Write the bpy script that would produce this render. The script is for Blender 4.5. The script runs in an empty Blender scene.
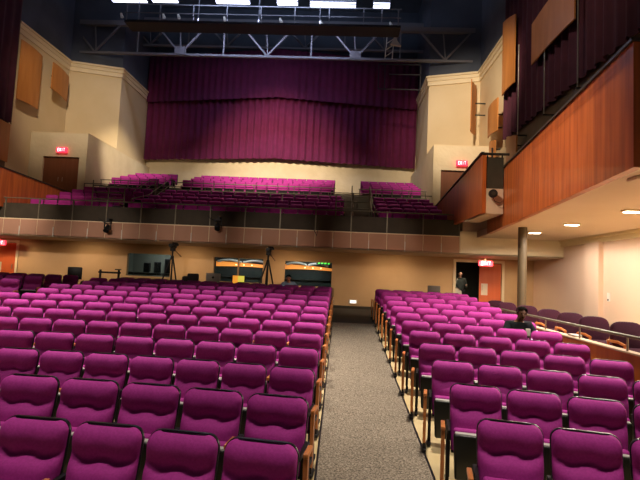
import bpy, bmesh, math, random
from mathutils import Vector, Matrix
random.seed(7)
C = bpy.context.scene.collection
PI = math.pi
EYE = 2.28            # eye height over the front of the floor
SL = .073             # rake of the main floor
YL = 13.3             # where the rake ends
def zf(y): return SL*min(y, YL)
FOC = 480.0

# ------------------------------------------------------------------ materials
def new_mat(name):
    m = bpy.data.materials.new(name); m.use_nodes = True
    nt = m.node_tree; b = nt.nodes['Principled BSDF']
    return m, nt, b
def mat(name, col, rough=.6, metal=0, col2=None, scale=8, bump=0, stretch=None, detail=4, sheen=0, lo=.35, hi=.65, spec=None, bscale=None, coat=0):
    m, nt, b = new_mat(name)
    b.inputs['Roughness'].default_value = rough; b.inputs['Metallic'].default_value = metal
    b.inputs['Base Color'].default_value = (*col, 1)
    if spec is not None: b.inputs['Specular IOR Level'].default_value = spec
    if coat: b.inputs['Coat Weight'].default_value = coat
    if sheen:
        b.inputs['Sheen Weight'].default_value = sheen; b.inputs['Sheen Roughness'].default_value = .4
        b.inputs['Sheen Tint'].default_value = (min(1, col[0]*2.5+.1), col[1]*2.5+.1, min(1, col[2]*2.5+.1), 1)
    tc = nt.nodes.new('ShaderNodeTexCoord'); mp = nt.nodes.new('ShaderNodeMapping')
    nt.links.new(tc.outputs['Object'], mp.inputs['Vector'])
    if stretch: mp.inputs['Scale'].default_value = stretch
    if col2 is not None:
        n = nt.nodes.new('ShaderNodeTexNoise'); n.inputs['Scale'].default_value = scale; n.inputs['Detail'].default_value = detail
        r = nt.nodes.new('ShaderNodeValToRGB')
        r.color_ramp.elements[0].position = lo; r.color_ramp.elements[1].position = hi
        r.color_ramp.elements[0].color = (*col, 1); r.color_ramp.elements[1].color = (*col2, 1)
        nt.links.new(mp.outputs[0], n.inputs['Vector']); nt.links.new(n.outputs['Fac'], r.inputs['Fac'])
        nt.links.new(r.outputs['Color'], b.inputs['Base Color'])
    if bump:
        n2 = nt.nodes.new('ShaderNodeTexNoise'); n2.inputs['Scale'].default_value = bscale or scale*3; n2.inputs['Detail'].default_value = 3
        bp = nt.nodes.new('ShaderNodeBump'); bp.inputs['Strength'].default_value = bump; bp.inputs['Distance'].default_value = .02
        nt.links.new(mp.outputs[0], n2.inputs['Vector']); nt.links.new(n2.outputs['Fac'], bp.inputs['Height'])
        nt.links.new(bp.outputs[0], b.inputs['Normal'])
    return m
def emis(name, col, st):
    m, nt, b = new_mat(name)
    b.inputs['Base Color'].default_value = (*col, 1)
    b.inputs['Emission Color'].default_value = (*col, 1); b.inputs['Emission Strength'].default_value = st
    return m
M = {}
M['fabric'] = mat('magenta_upholstery', (.37,.018,.25), .8, col2=(.44,.025,.30), scale=60, bump=.15, sheen=.12)
M['fabric_maroon'] = mat('maroon_upholstery', (.04,.002,.018), .9, col2=(.052,.003,.024), scale=40, bump=.15)
M['shell'] = mat('black_plastic', (.008,.007,.009), .35)
M['pan'] = mat('black_seat_pan', (.012,.013,.011), .3)
M['lip_gleam'] = mat('pale_lip_gleam', (.55,.55,.5), .35)  # pale colour standing in for the gleam along the glossy black pan edge
M['iron'] = mat('black_iron', (.012,.011,.012), .5, metal=.3)
M['arm'] = mat('oak_armrest', (.62,.2,.05), .4, col2=(.72,.27,.08), scale=6, stretch=(14,1.5,1.5), coat=.3)
M['cherry'] = mat('cherry_panelling', (.34,.07,.012), .42, col2=(.54,.135,.026), scale=2.2, stretch=(4,4,.22), detail=7, coat=.15)
M['cherry_dark'] = mat('cherry_wall_panelling', (.44,.1,.012), .45, col2=(.55,.15,.02), scale=1.8, stretch=(4,4,.25), detail=6)
M['acoustic'] = mat('maple_acoustic_panel', (.46,.17,.035), .45, col2=(.54,.22,.055), scale=1.2, stretch=(3,3,.5), detail=5)
M['plaster'] = mat('cream_plaster', (.66,.52,.31), .85, col2=(.70,.56,.35), scale=.8, bump=.12, bscale=9)
M['plaster_rough'] = mat('cream_block_plaster', (.66,.55,.36), .9, col2=(.72,.61,.42), scale=1.5, bump=.7, bscale=7)
M['tan'] = mat('tan_plaster', (.55,.35,.17), .8, col2=(.6,.39,.2), scale=.9, bump=.25, bscale=5)
M['pinkwall'] = mat('pale_peach_plaster', (.74,.53,.38), .85, col2=(.77,.56,.41), scale=.7, bump=.06)
M['trim'] = mat('cream_trim', (.8,.67,.44), .6)
M['soffit'] = mat('cream_soffit', (.64,.48,.33), .9, col2=(.67,.51,.36), scale=1.2)
M['fascia'] = mat('salmon_fascia', (.46,.25,.16), .75, col2=(.50,.28,.19), scale=1.3)
M['fascia_white'] = mat('cream_box_front', (.62,.45,.32), .8, col2=(.65,.48,.35), scale=2)
M['upstand'] = mat('dark_brown_infill', (.034,.026,.014), .7, col2=(.045,.034,.02), scale=3)
M['linoleum'] = mat('beige_floor', (.55,.43,.21), .5, col2=(.62,.5,.27), scale=3)
M['riser'] = mat('grey_concrete', (.16,.13,.10), .8, col2=(.2,.165,.13), scale=3)
M['parapet'] = mat('grey_parapet', (.17,.16,.11), .8, col2=(.2,.185,.135), scale=2)
M['steel'] = mat('brushed_steel', (.42,.38,.3), .35, metal=.8)
M['walkdeck'] = mat('dark_grating', (.018,.018,.026), .8)
M['booth_grey'] = mat('grey_booth_wall', (.13,.135,.11), .8)
M['rail_dull'] = mat('dull_rail', (.2,.18,.13), .5, metal=.5)
M['rail_dark'] = mat('dark_rail', (.06,.05,.04), .45, metal=.5)
M['truss'] = mat('painted_steel', (.19,.19,.22), .6, metal=.2)
M['deck'] = mat('dark_roof_deck', (.07,.082,.1), .9, col2=(.09,.105,.13), scale=1.0)
M['upper'] = mat('dark_upper_wall', (.06,.072,.1), .9, col2=(.08,.095,.13), scale=.8)
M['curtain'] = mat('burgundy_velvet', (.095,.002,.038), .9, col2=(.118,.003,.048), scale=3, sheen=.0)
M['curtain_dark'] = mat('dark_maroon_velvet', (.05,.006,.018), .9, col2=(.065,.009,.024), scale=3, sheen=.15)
M['door_dark'] = mat('brown_door', (.17,.055,.022), .5, col2=(.2,.07,.03), scale=2, stretch=(4,4,.3))
M['door_orange'] = mat('orange_door', (.66,.13,.035), .5, col2=(.7,.15,.045), scale=2, stretch=(4,4,.3))
M['pillar'] = mat('olive_brown_paint', (.10,.07,.035), .6, col2=(.12,.085,.045), scale=2)
M['black'] = mat('black_metal', (.01,.01,.01), .5)
M['blackcloth'] = mat('black_cloth', (.014,.012,.014), .85, col2=(.022,.02,.022), scale=20)
M['white'] = mat('white_paint', (.75,.72,.65), .5)
M['silver'] = mat('silver_case', (.55,.52,.46), .4, metal=.2)
M['booth'] = mat('dark_booth', (.018,.024,.022), .8, col2=(.03,.038,.034), scale=2)
M['paper'] = mat('white_paper', (.72,.62,.5), .7)
M['skin'] = mat('brown_skin', (.14,.06,.032), .5)
M['skin_light'] = mat('tan_skin', (.42,.22,.14), .5)
M['hair'] = mat('black_hair', (.006,.005,.004), 1, spec=.05)
M['jacket'] = mat('charcoal_jacket', (.012,.014,.018), 1, spec=.1, col2=(.02,.022,.026), scale=12)
M['jacket_green'] = mat('grey_green_jacket', (.05,.065,.055), .8, col2=(.07,.085,.075), scale=10)
M['trousers'] = mat('black_trousers', (.012,.012,.014), .85)
M['blue_shirt'] = mat('pale_blue_shirt', (.30,.42,.6), .8)
M['bag'] = mat('white_bag', (.78,.72,.6), .6)
M['cream_chair'] = mat('tan_vinyl', (.38,.24,.1), .6)
m, nt, b = new_mat('glass'); b.inputs['Transmission Weight'].default_value = 1; b.inputs['Roughness'].default_value = .02
b.inputs['IOR'].default_value = 1.1; b.inputs['Base Color'].default_value = (.85,.9,.88,1); M['glass'] = m
M['exit_red'] = emis('exit_red_glow', (1,.04,.09), 1.3)
M['exit_white'] = emis('exit_letters', (1,.6,.62), 2.2)
M['strip'] = emis('cool_white_tube', (.72,.76,1), 3.2)
M['down'] = emis('warm_downlight', (1,.85,.62), 14)
M['amber'] = emis('amber_lit_stripe', (1,.33,.06), .75)  # emission stands in for lamplight falling on the booth wall stripe
M['amber_lamp'] = emis('warm_bulb', (1,.75,.4), 3)
M['green'] = emis('green_display', (.15,1,.1), .8)
M['screen'] = emis('orange_screen', (1,.38,.04), .8)
M['screen2'] = emis('yellow_screen', (.9,.75,.1), .7)
M['led_white'] = emis('foot_light', (1,.93,.8), 2.2)
M['led_blue'] = emis('blue_led', (.2,.4,1), 4)
# carpet: speckled
m, nt, b = new_mat('speckled_carpet')
tc = nt.nodes.new('ShaderNodeTexCoord')
n = nt.nodes.new('ShaderNodeTexNoise'); n.inputs['Scale'].default_value = 55; n.inputs['Detail'].default_value = 3; n.inputs['Roughness'].default_value = .7
r = nt.nodes.new('ShaderNodeValToRGB'); r.color_ramp.elements[0].position = .38; r.color_ramp.elements[1].position = .62
r.color_ramp.elements[0].color = (.07,.055,.038,1); r.color_ramp.elements[1].color = (.34,.29,.215,1)
nt.links.new(tc.outputs['Object'], n.inputs['Vector']); nt.links.new(n.outputs['Fac'], r.inputs['Fac']); nt.links.new(r.outputs['Color'], b.inputs['Base Color'])
b.inputs['Roughness'].default_value = .95; M['carpet'] = m
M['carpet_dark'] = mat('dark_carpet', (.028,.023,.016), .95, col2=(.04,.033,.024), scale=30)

# ------------------------------------------------------------------ helpers
def mesh_from(name, verts, faces, smooth=False):
    me = bpy.data.meshes.new(name); me.from_pydata(verts, [], faces); me.update()
    if smooth:
        for p in me.polygons: p.use_smooth = True
    return me
def link(o, parent=None):
    C.objects.link(o)
    if parent is not None: o.parent = parent
    return o
class MB:
    def __init__(s): s.bm = bmesh.new()
    def box(s, x0, x1, y0, y1, z0, z1, bev=0):
        bm2 = bmesh.new(); bmesh.ops.create_cube(bm2, size=1)
        bmesh.ops.scale(bm2, vec=(x1-x0, y1-y0, z1-z0), verts=bm2.verts)
        bmesh.ops.translate(bm2, vec=((x0+x1)/2, (y0+y1)/2, (z0+z1)/2), verts=bm2.verts)
        if bev: bmesh.ops.bevel(bm2, geom=bm2.edges[:], offset=bev, segments=2, affect='EDGES', profile=.5)
        s.add(bm2); return s
    def add(s, bm2):
        me = bpy.data.meshes.new('t'); bm2.to_mesh(me); bm2.free(); s.bm.from_mesh(me); bpy.data.meshes.remove(me)
    def tube(s, pts, r, n=8):
        pts = [Vector(p) for p in pts]
        rings = []
        for i, p in enumerate(pts):
            d = (pts[min(i+1, len(pts)-1)] - pts[max(i-1, 0)]).normalized()
            a = Vector((0,0,1)) if abs(d.z) < .9 else Vector((1,0,0))
            u = d.cross(a).normalized(); v = d.cross(u)
            rr = r[i] if isinstance(r, (list, tuple)) else r
            rings.append([s.bm.verts.new(p + rr*(math.cos(2*PI*k/n)*u + math.sin(2*PI*k/n)*v)) for k in range(n)])
        for a, b_ in zip(rings, rings[1:]):
            for k in range(n): s.bm.faces.new((a[k], a[(k+1)%n], b_[(k+1)%n], b_[k]))
        s.bm.faces.new(rings[0][::-1]); s.bm.faces.new(rings[-1]); return s
    def bar(s, a, b_, w, h=None):      # rectangular bar
        a, b_ = Vector(a), Vector(b_); d = (b_-a).normalized(); h = h or w
        up = Vector((0,0,1)) if abs(d.z) < .95 else Vector((0,1,0))
        u = d.cross(up).normalized(); v = u.cross(d)
        vs = [[s.bm.verts.new(p + u*sx*w/2 + v*sz*h/2) for sx, sz in ((-1,-1),(1,-1),(1,1),(-1,1))] for p in (a, b_)]
        for k in range(4): s.bm.faces.new((vs[0][k], vs[0][(k+1)%4], vs[1][(k+1)%4], vs[1][k]))
        s.bm.faces.new(vs[0][::-1]); s.bm.faces.new(vs[1]); return s
    def prism(s, poly, z0, z1):        # polygon in xy, extruded in z
        a = [s.bm.verts.new((x, y, z0)) for x, y in poly]; c = [s.bm.verts.new((x, y, z1)) for x, y in poly]
        n = len(poly)
        for k in range(n): s.bm.faces.new((a[k], a[(k+1)%n], c[(k+1)%n], c[k]))
        s.bm.faces.new(a[::-1]); s.bm.faces.new(c); return s
    def prism_x(s, poly, x0, x1):      # polygon in yz, extruded in x
        a = [s.bm.verts.new((x0, y, z)) for y, z in poly]; c = [s.bm.verts.new((x1, y, z)) for y, z in poly]
        n = len(poly)
        for k in range(n): s.bm.faces.new((a[k], a[(k+1)%n], c[(k+1)%n], c[k]))
        s.bm.faces.new(a[::-1]); s.bm.faces.new(c); return s
    def prism_y(s, poly, y0, y1):      # polygon in xz, extruded in y
        a = [s.bm.verts.new((x, y0, z)) for x, z in poly]; c = [s.bm.verts.new((x, y1, z)) for x, z in poly]
        n = len(poly)
        for k in range(n): s.bm.faces.new((a[k], a[(k+1)%n], c[(k+1)%n], c[k]))
        s.bm.faces.new(a[::-1]); s.bm.faces.new(c); return s
    def ball(s, c, r, seg=16, sc=(1,1,1)):
        bm2 = bmesh.new(); bmesh.ops.create_uvsphere(bm2, u_segments=seg, v_segments=max(6, seg//2), radius=r)
        bmesh.ops.scale(bm2, vec=sc, verts=bm2.verts); bmesh.ops.translate(bm2, vec=c, verts=bm2.verts); s.add(bm2); return s
    def wall(s, a, b_, z0, z1, t, holes=()):   # vertical wall along a->b (xy), holes as (u0,u1,z0,z1) in metres along
        a, b_ = Vector(a), Vector(b_); L = (b_-a).length; d = (b_-a)/L; nrm = Vector((-d.y, d.x))*t
        us = sorted({0, L, *[h[0] for h in holes], *[h[1] for h in holes]}); zs = sorted({z0, z1, *[h[2] for h in holes], *[h[3] for h in holes]})
        for u0, u1 in zip(us, us[1:]):
            for w0, w1 in zip(zs, zs[1:]):
                cu, cz = (u0+u1)/2, (w0+w1)/2
                if any(h[0] < cu < h[1] and h[2] < cz < h[3] for h in holes): continue
                p0, p1 = a+d*u0, a+d*u1
                s.prism([tuple(p0), tuple(p1), tuple(p1+nrm), tuple(p0+nrm)], w0, w1)
        return s
    def mesh(s, name, smooth=False, angle=None):
        bmesh.ops.remove_doubles(s.bm, verts=s.bm.verts, dist=1e-5)
        bmesh.ops.recalc_face_normals(s.bm, faces=s.bm.faces)
        me = bpy.data.meshes.new(name); s.bm.to_mesh(me); s.bm.free()
        if smooth:
            for p in me.polygons: p.use_smooth = True
            if angle:
                me.set_sharp_from_angle(angle=math.radians(angle))
        return me
    def build(s, name, m, parent=None, smooth=False, angle=35):
        me = s.mesh(name, smooth, angle); me.materials.append(m)
        return link(bpy.data.objects.new(name, me), parent)
def tag(o, label, cat, group=None, kind=None):
    o['label'] = label; o['category'] = cat
    if group: o['group'] = group
    if kind: o['kind'] = kind
    return o
def thing(name, label, cat, loc=(0,0,0), rz=0, group=None):
    o = bpy.data.objects.new(name, None); o.empty_display_size = .1
    o.location = loc; o.rotation_euler = (0, 0, rz); C.objects.link(o)
    return tag(o, label, cat, group)
def struct(o): o['kind'] = 'structure'; return o
def dup(root, loc, rz, label, group=None, sx=1.0):
    r = root.copy(); C.objects.link(r); r.location = loc; r.rotation_euler = (0,0,rz); r.scale = (sx, 1, 1)
    r['label'] = label
    if group: r['group'] = group
    for ch in list(root.children):
        c = ch.copy(); C.objects.link(c); c.parent = r
        for g in ch.children:
            d = g.copy(); C.objects.link(d); d.parent = c
    return r

# ------------------------------------------------------------------ camera
import numpy as np
yc = Vector((20, 35, FOC)).normalized()
upc = Vector((20, 35, FOC)).cross(Vector((1, .045, 0))).normalized()
if upc.y > 0: upc = -upc
xc = yc.cross(upc)
if xc.x < 0: xc = -xc
# rows of Mw are the world axes written in image axes (u right, v down, w forward)
Mw = Matrix((xc, yc, upc))
ex, ey, ez = Mw @ Vector((1,0,0)), Mw @ Vector((0,-1,0)), Mw @ Vector((0,0,-1))
cam = bpy.data.cameras.new('camera'); co = bpy.data.objects.new('camera', cam); C.objects.link(co)
R3 = Matrix((ex, ey, ez)).transposed()
co.matrix_world = Matrix.Translation((0,0,EYE)) @ R3.to_4x4()
cam.sensor_width = 36; cam.lens = 36*FOC/640; cam.clip_end = 200
bpy.context.scene.camera = co
def proj(p):
    c = Mw.transposed() @ (Vector(p) - Vector((0,0,EYE)))
    return (c.x/c.z*FOC+320, c.y/c.z*FOC+240, c.z)
def at_y(px, py, Y):
    d = Mw @ Vector((px-320, py-240, FOC)); t = Y/d.y
    return Vector((d.x*t, Y, EYE+d.z*t))

XR, XLW = 7.5, -15.8           # side walls; the hall is symmetrical about x = -4.15
XM = -4.15
XU = 6.97                      # upper side wall face
XA = -3.62                     # middle of the block between the two aisles
def mx(x): return 2*XM - x

# ------------------------------------------------------------------ floor
struct(MB().prism_x([(1.4, SL*1.4), (YL, SL*YL), (31, SL*YL), (31, -.6), (1.4, -.6)], XLW, XR).build('floor', M['linoleum']))
def carpet(name, x0, x1, label):
    o = MB().prism_x([(1.5, SL*1.5+.012), (YL, SL*YL+.012), (YL, SL*YL+.001), (1.5, SL*1.5+.001)], x0+.012, x1-.012).build(name, M['carpet'])
    tag(o, label, 'carpet')
    e = MB()
    for xa, xb in ((x0, x0+.022), (x1-.022, x1)):
        e.prism_x([(1.5, SL*1.5+.018), (YL, SL*YL+.018), (YL, SL*YL+.001), (1.5, SL*1.5+.001)], xa, xb)
    eo = e.build('edge_strip', M['shell'], o); eo['label'] = 'black edging strips'
carpet('aisle_carpet', -.165, 1.0, 'speckled grey-brown carpet running up the aisle between the two seat blocks')
carpet('aisle_carpet', 2*XA-1.0, 2*XA+.165, 'speckled grey-brown carpet up the far left aisle')
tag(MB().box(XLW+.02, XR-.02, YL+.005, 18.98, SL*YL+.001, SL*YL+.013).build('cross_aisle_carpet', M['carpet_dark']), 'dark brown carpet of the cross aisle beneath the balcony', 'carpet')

# ------------------------------------------------------------------ auditorium seats
ZT, ZB = .922, .33
TILT = .23
def back_y(z): return .12 - (ZT - z)*TILT
def halfw(z, W, r, top):
    if z > top - r:
        q = min(1, (z-(top-r))/r); return W - r + r*math.sqrt(max(0, 1-q*q))
    return W - .02*max(0, (.62-z)/.3)
def make_back_mesh(nu=18, nv=26):
    W, r, top = .243, .078, ZT-.007
    zs = []
    for i in range(nv+1):
        t = i/nv
        zs.append(ZB + (top-r-ZB)*min(1, t/.78) if t <= .78 else top-r + r*math.sin(PI/2*(t-.78)/.22))
    vs, fs = [], []
    def depth(u, z):
        seam = .69 + .013*math.cos(2*PI*u*1.05) + .012*u*u
        if z >= seam:
            s = (z-seam)/(top-seam)
            d = .006 + .078*(math.sin(PI/2*min(1, s/.68)) if s < .68 else math.sqrt(max(0, 1-((s-.68)/.34)**2.4)))
        else:
            s = (seam-z)/(seam-ZB)
            d = .006 + .07*math.sin(PI/2*min(1, s/.24))**.8 - .02*s + .014*math.sin(PI*min(1, s*1.25))*math.cos(PI*u*.9)
        e = max(0, 1-abs(u)**7)**.5
        return d*(.12+.88*e)
    for z in zs:
        w = halfw(z, W, r, top)
        for j in range(nu+1):
            u = -1 + 2*j/nu
            u = math.sin(u*PI/2*.94)/math.sin(PI/2*.94)
            vs.append((u*w, back_y(z) - .012 - depth(u, z), z))
    n = nu+1
    for i in range(nv):
        for j in range(nu): fs.append((i*n+j, i*n+j+1, (i+1)*n+j+1, (i+1)*n+j))
    base = len(vs)                      # closed at the back, on the shell
    for i, z in enumerate(zs):
        w = halfw(z, W, r, top); vs.append((-w, back_y(z)-.009, z)); vs.append((w, back_y(z)-.009, z))
    for i in range(nv):
        a, b_ = base+2*i, base+2*i+2
        fs.append((a, i*n, (i+1)*n, b_)); fs.append((i*n+nu, a+1, b_+1, (i+1)*n+nu)); fs.append((a+1, a, b_, b_+1))
    fs.append((nv*n, nv*n+nu, base+2*nv+1, base+2*nv)) 
    return mesh_from('backrest', vs, fs, True)
def make_shell_mesh():
    W, r = .25, .085
    zs = [ZB-.03 + (ZT-r-ZB+.03)*i/4 for i in range(5)] + [ZT-r + r*math.sin(PI/2*k/7) for k in range(1, 8)]
    right = [(halfw(z, W, r, ZT), z) for z in zs]
    out = right + [(-x, z) for x, z in reversed(right)]
    n = len(out); vs = []
    for off in (-.016, -.009, .006, .012):
        k = .985 if off in (-.016, .012) else 1
        vs += [(x*k, back_y(z)+off, ZB+(z-ZB)*(.998 if k < 1 else 1)) for x, z in out]
    fs = []
    for L in range(3):
        for j in range(n):
            a, b_ = L*n+j, L*n+(j+1) % n
            fs.append((a, b_, b_+n, a+n))
    fs.append(tuple(range(n))[::-1]); fs.append(tuple(range(3*n, 4*n)))
    me = mesh_from('back_shell', vs, fs, True); me.set_sharp_from_angle(angle=math.radians(50)); return me
def rotx_box(mb, x0, x1, depth, z0, z1, y, lean, bev):
    bm2 = bmesh.new(); bmesh.ops.create_cube(bm2, size=1)
    bmesh.ops.scale(bm2, vec=(x1-x0, depth, z1-z0), verts=bm2.verts)
    for v in bm2.verts:                 # the folded pan narrows towards its foot
        if v.co.z < 0: v.co.x *= .9; v.co.y *= .8
    bmesh.ops.bevel(bm2, geom=bm2.edges[:], offset=bev, segments=3, affect='EDGES', profile=.5)
    bmesh.ops.rotate(bm2, cent=(0,0,0), matrix=Matrix.Rotation(lean, 3, 'X'), verts=bm2.verts)
    bmesh.ops.translate(bm2, vec=((x0+x1)/2, y, (z0+z1)/2), verts=bm2.verts); mb.add(bm2); return mb
me_back = make_back_mesh(); me_back.materials.append(M['fabric'])
me_shell = make_shell_mesh(); me_shell.materials.append(M['shell'])
me_cush = rotx_box(MB(), -.215, .215, .075, .14, .555, -.095, .06, .03).mesh('seat_cushion', True, 60); me_cush.materials.append(M['fabric'])
me_pan = rotx_box(MB(), -.218, .218, .055, .10, .522, -.165, .06, .024).mesh('seat_pan', True, 60); me_pan.materials.append(M['pan'])
me_lip_gleam = MB().box(-.2, .2, -.192, -.135, .512, .53, .006).mesh('lip_gleam', True, 60); me_lip_gleam.materials.append(M['lip_gleam'])
b_ = MB().box(-.018, .018, -.12, .07, .10, .575, .005).box(-.012, .012, -.3, -.1, .54, .578)
b_.box(-.02, .02, -.17, .14, .0, .03, .006).box(-.015, .015, -.06, .03, .03, .12)
me_std = b_.mesh('standard'); me_std.materials.append(M['iron'])
me_arm = MB().box(-.02, .02, -.345, -.13, .58, .618, .008).mesh('armrest', True, 40); me_arm.materials.append(M['arm'])
b_ = MB().box(-.017, .017, -.335, -.275, .075, .578, .004)
me_end = b_.mesh('end_panel'); me_end.materials.append(M['arm'])
b_ = MB().box(-.024, .024, -.37, -.19, .0, .035, .008).box(-.014, .014, -.34, -.25, .03, .09).box(-.012, .012, -.275, -.11, .1, .14).box(-.012, .012, -.275, -.11, .48, .52).box(-.01, .01, -.23, -.2, .03, .5)
me_foot = b_.mesh('foot'); me_foot.materials.append(M['iron'])
me_backm = me_back.copy()

P0 = .53
def make_seat(name, arms, ends):
    """arms: sides (-1/1) with an armrest and standard, ends: sides with a wooden aisle end panel"""
    t = thing(name, 'magenta seat', 'theatre seat')
    for nm, me in (('backrest', me_back), ('seat_cushion', me_cush)):
        o = link(bpy.data.objects.new(nm, me), t)
        if nm == 'backrest': link(bpy.data.objects.new('back_shell', me_shell), o)
        else:
            p = link(bpy.data.objects.new('seat_pan', me_pan), o)
            link(bpy.data.objects.new('pan_lip_gleam', me_lip_gleam), o)
    for s in arms:
        o = link(bpy.data.objects.new('standard', me_std), t); o.location.x = s*(P0/2-.006)
        a = link(bpy.data.objects.new('armrest', me_arm), t); a.location.x = s*(P0/2 + (.05 if s in ends else -.006))
    for s in ends:
        e = link(bpy.data.objects.new('end_panel', me_end), t); e.location.x = s*(P0/2+.05)
        f = link(bpy.data.objects.new('foot', me_foot), e)
    return t
ORD = ['first','second','third','fourth','fifth','sixth','seventh','eighth','ninth','tenth','eleventh','twelfth','thirteenth','fourteenth','fifteenth','sixteenth']
NROW = 14
def rowname(k):
    if k == 0: return 'front row'
    if k < 8: return ORD[k] + ' row'
    return 'last row' if k == NROW-1 else ORD[NROW-1-k] + ' row from back'
def row_y(k, x):
    base = 3.30 + .925*k
    R = 23.1 + .925*k; c = -3.5
    return base + math.sqrt(R*R-(x-c)**2) - math.sqrt(R*R-(-.48-c)**2)
protos = {}
def place_seat(kind, name, loc, rz, label, group, sx):
    if kind not in protos:
        arms, ends = kind
        p = make_seat(name, arms, ends); protos[kind] = p
        p.location = loc; p.rotation_euler = (0,0,rz); p.scale = (sx,1,1); p['label'] = label; p['group'] = group
        return p
    return dup(protos[kind], loc, rz, label, group, sx)
PL = [.546,.574,.515,.535,.508,.53,.508,.53,.508,.53,.508,.53,.508,.53]
PR = [.52,.52,.515,.508,.515,.508,.515,.508,.515,.508,.515,.508,.515,.508]
nseat = 0
def inframe(x, y, z):
    u, v, d = proj((x, y, z)); m_ = 30*3/d+12
    return -m_*2 < u < 640+m_*2 and v < 480+m_*3
for k in range(NROW):
    for blk in ('L', 'R', 'W'):
        if blk == 'R' and k == 0: continue
        p = PL[k] if blk == 'L' else PR[k]
        if blk == 'L': n, x0, sg = int(6.9/p), -.212, -1
        elif blk == 'R': n, x0, sg = 5, 1.09, 1
        else: n, x0, sg = 5, 2*XA-1.085, -1
        for i in range(n):
            if blk == 'R' and k in (8,) and i == 4: pass
            x = x0 + sg*p*(i+.5); yt = row_y(k, x)
            if not inframe(x, yt, zf(yt)+.8): continue
            R = 23.1 + .925*k; sl = -(x+3.5)/R
            rz = math.atan(sl); y = yt - .12*math.cos(rz)
            first, last = i == 0, i == n-1
            # armrest towards larger x for the left block, towards smaller x for the right block; end seats carry both
            s_in = -sg
            arms = (s_in, -s_in) if last else (s_in,)
            ends = ((s_in,) if first else ()) + ((-s_in,) if last else ())
            where = {'L': 'block left of aisle', 'R': 'block right of aisle', 'W': 'far left block'}[blk]
            lab = 'magenta tip-up seat, %s from the aisle in the %s, %s' % (ORD[i], rowname(k), where)
            if k >= 8 and k < NROW-1: lab = 'magenta tip-up seat, %s from aisle, %s, %s' % (ORD[i], rowname(k), where)
            grp = {'L': 'tip-up seats left of the aisle', 'R': 'tip-up seats right of the aisle', 'W': 'tip-up seats in the far left block'}[blk]
            place_seat((arms, ends), 'theatre_seat', (x, y, zf(y)), rz, lab, grp, p/P0); nseat += 1

# ------------------------------------------------------------------ balcony structure
A = EYE
ZS = A + .93       # soffit under the balcony front (3.21)
BY0 = 16.5
FR = [(18.0 + .93*k, 3.79+.285*k+.02) for k in range(5)]     # front section: top-of-back y, floor z
UR = [(24.6 + .93*k, A+3.70+.275*k) for k in range(5)]       # rear section
ZCA = A + 2.95
def tiers(xa, xb):
    pts = [(BY0+.1, ZS)]
    pts += [(BY0+.1, FR[0][1])]
    for k in range(5):
        y0 = FR[k][0]-.72
        if k: pts += [(y0, FR[k-1][1]), (y0, FR[k][1])]
    pts += [(22.1, FR[4][1]), (22.1, ZCA), (23.85, ZCA), (23.85, UR[0][1])]
    for k in range(1, 4):
        y0 = UR[k][0]-.72
        pts += [(y0, UR[k-1][1]), (y0, UR[k][1])]
    pts += [(30.5, UR[3][1]), (30.5, ZS)]
    return pts
b_ = MB().prism_x(tiers(0, 0), mx(4.13), 4.13)
struct(b_.build('balcony_floor', M['riser']))
# side parts of the balcony floor in front of the vestibules
for xa, xb, nm in ((4.13, XR, 'trim_4'), (XLW, mx(4.13), 'trim_5')):
    struct(MB().box(xa+.002, xb, 16.6, 22.3, ZS, ZCA).build(nm, M['soffit']))
# fascia: salmon panels with dark joints and pale clips
fas = thing('balcony_fascia', 'long salmon panelled fascia along the front edge of the balcony', 'fascia', (XM, BY0, ZS))
x = 4.02; i = 0
b_ = MB()
while x > -12.6:
    b_.box(x-.605-XM, x-XM-.012, -.02, .08, .0, .54, .008); x -= .617
b_.build('panel', M['fascia'], fas)
MB().box(-12.6-XM, 4.02-XM, .0, .09, -.03, .575).build('backing', M['trim'], fas)
x = 4.02-.617*1
while x > -12.5:
    MB().box(x-XM-.014, x-XM+.014, -.045, -.02, -.05, .3).build('clip', M['white'], fas); x -= 1.234
# dark infill, posts and top rail
STL = M['steel']; M['steel'] = M['rail_dull']
gr = thing('balcony_guard_rail', 'dark infill panels with steel posts and top rail along the balcony front', 'railing', (XM, BY0+.04, ZS+.58))
for j in range(14):
    xb = 4.0-XM-1.234*j; xa = max(xb-1.2, -12.6-XM)
    MB().box(xa, xb, 0, .03, 0, .54).build('infill_panel', M['upstand'], gr)
    MB().box(xb-.005, xb+.03, -.02, .03, -.02, .70).build('post', M['steel'], gr)
MB().tube([(-12.6-XM, .0, .72), (4.04-XM, .0, .72)], .022).build('top_rail', M['steel'], gr, True)
M['steel'] = STL
# balcony seats: nearest rows as individuals up to about three hundred in all
def bal_sections(k, rear):
    if not rear: return [('right', 1.35, 3.92, 5), ('centre', -8.25, -.05, 15), ('left', -12.1, -8.8, 6)]
    return [('right', .95, 3.98, 6), ('centre', -8.45, -.6, 14), ('left', -12.25, -9.7, 5)]
rest = MB()
def simple_seat(mb, x, y, z, w):
    for a, c, d, e, f, g in ((-.455,.455,.0,.10,.6,.89), (-.44,.44,.03,.10,.33,.62), (-.41,.41,-.13,-.06,.14,.54)):
        bm2 = bmesh.new(); bmesh.ops.create_cube(bm2, size=1)
        bmesh.ops.scale(bm2, vec=((c-a)*w, e-d, g-f), verts=bm2.verts)
        bmesh.ops.bevel(bm2, geom=bm2.edges[:], offset=.03, segments=1, affect='EDGES')
        bmesh.ops.translate(bm2, vec=(x+(a+c)/2*w, y+(d+e)/2, z+(f+g)/2), verts=bm2.verts); mb.add(bm2)
    mb.box(x-.49*w, x-.45*w, y-.13, y+.1, z+.0, z+.58)
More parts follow.
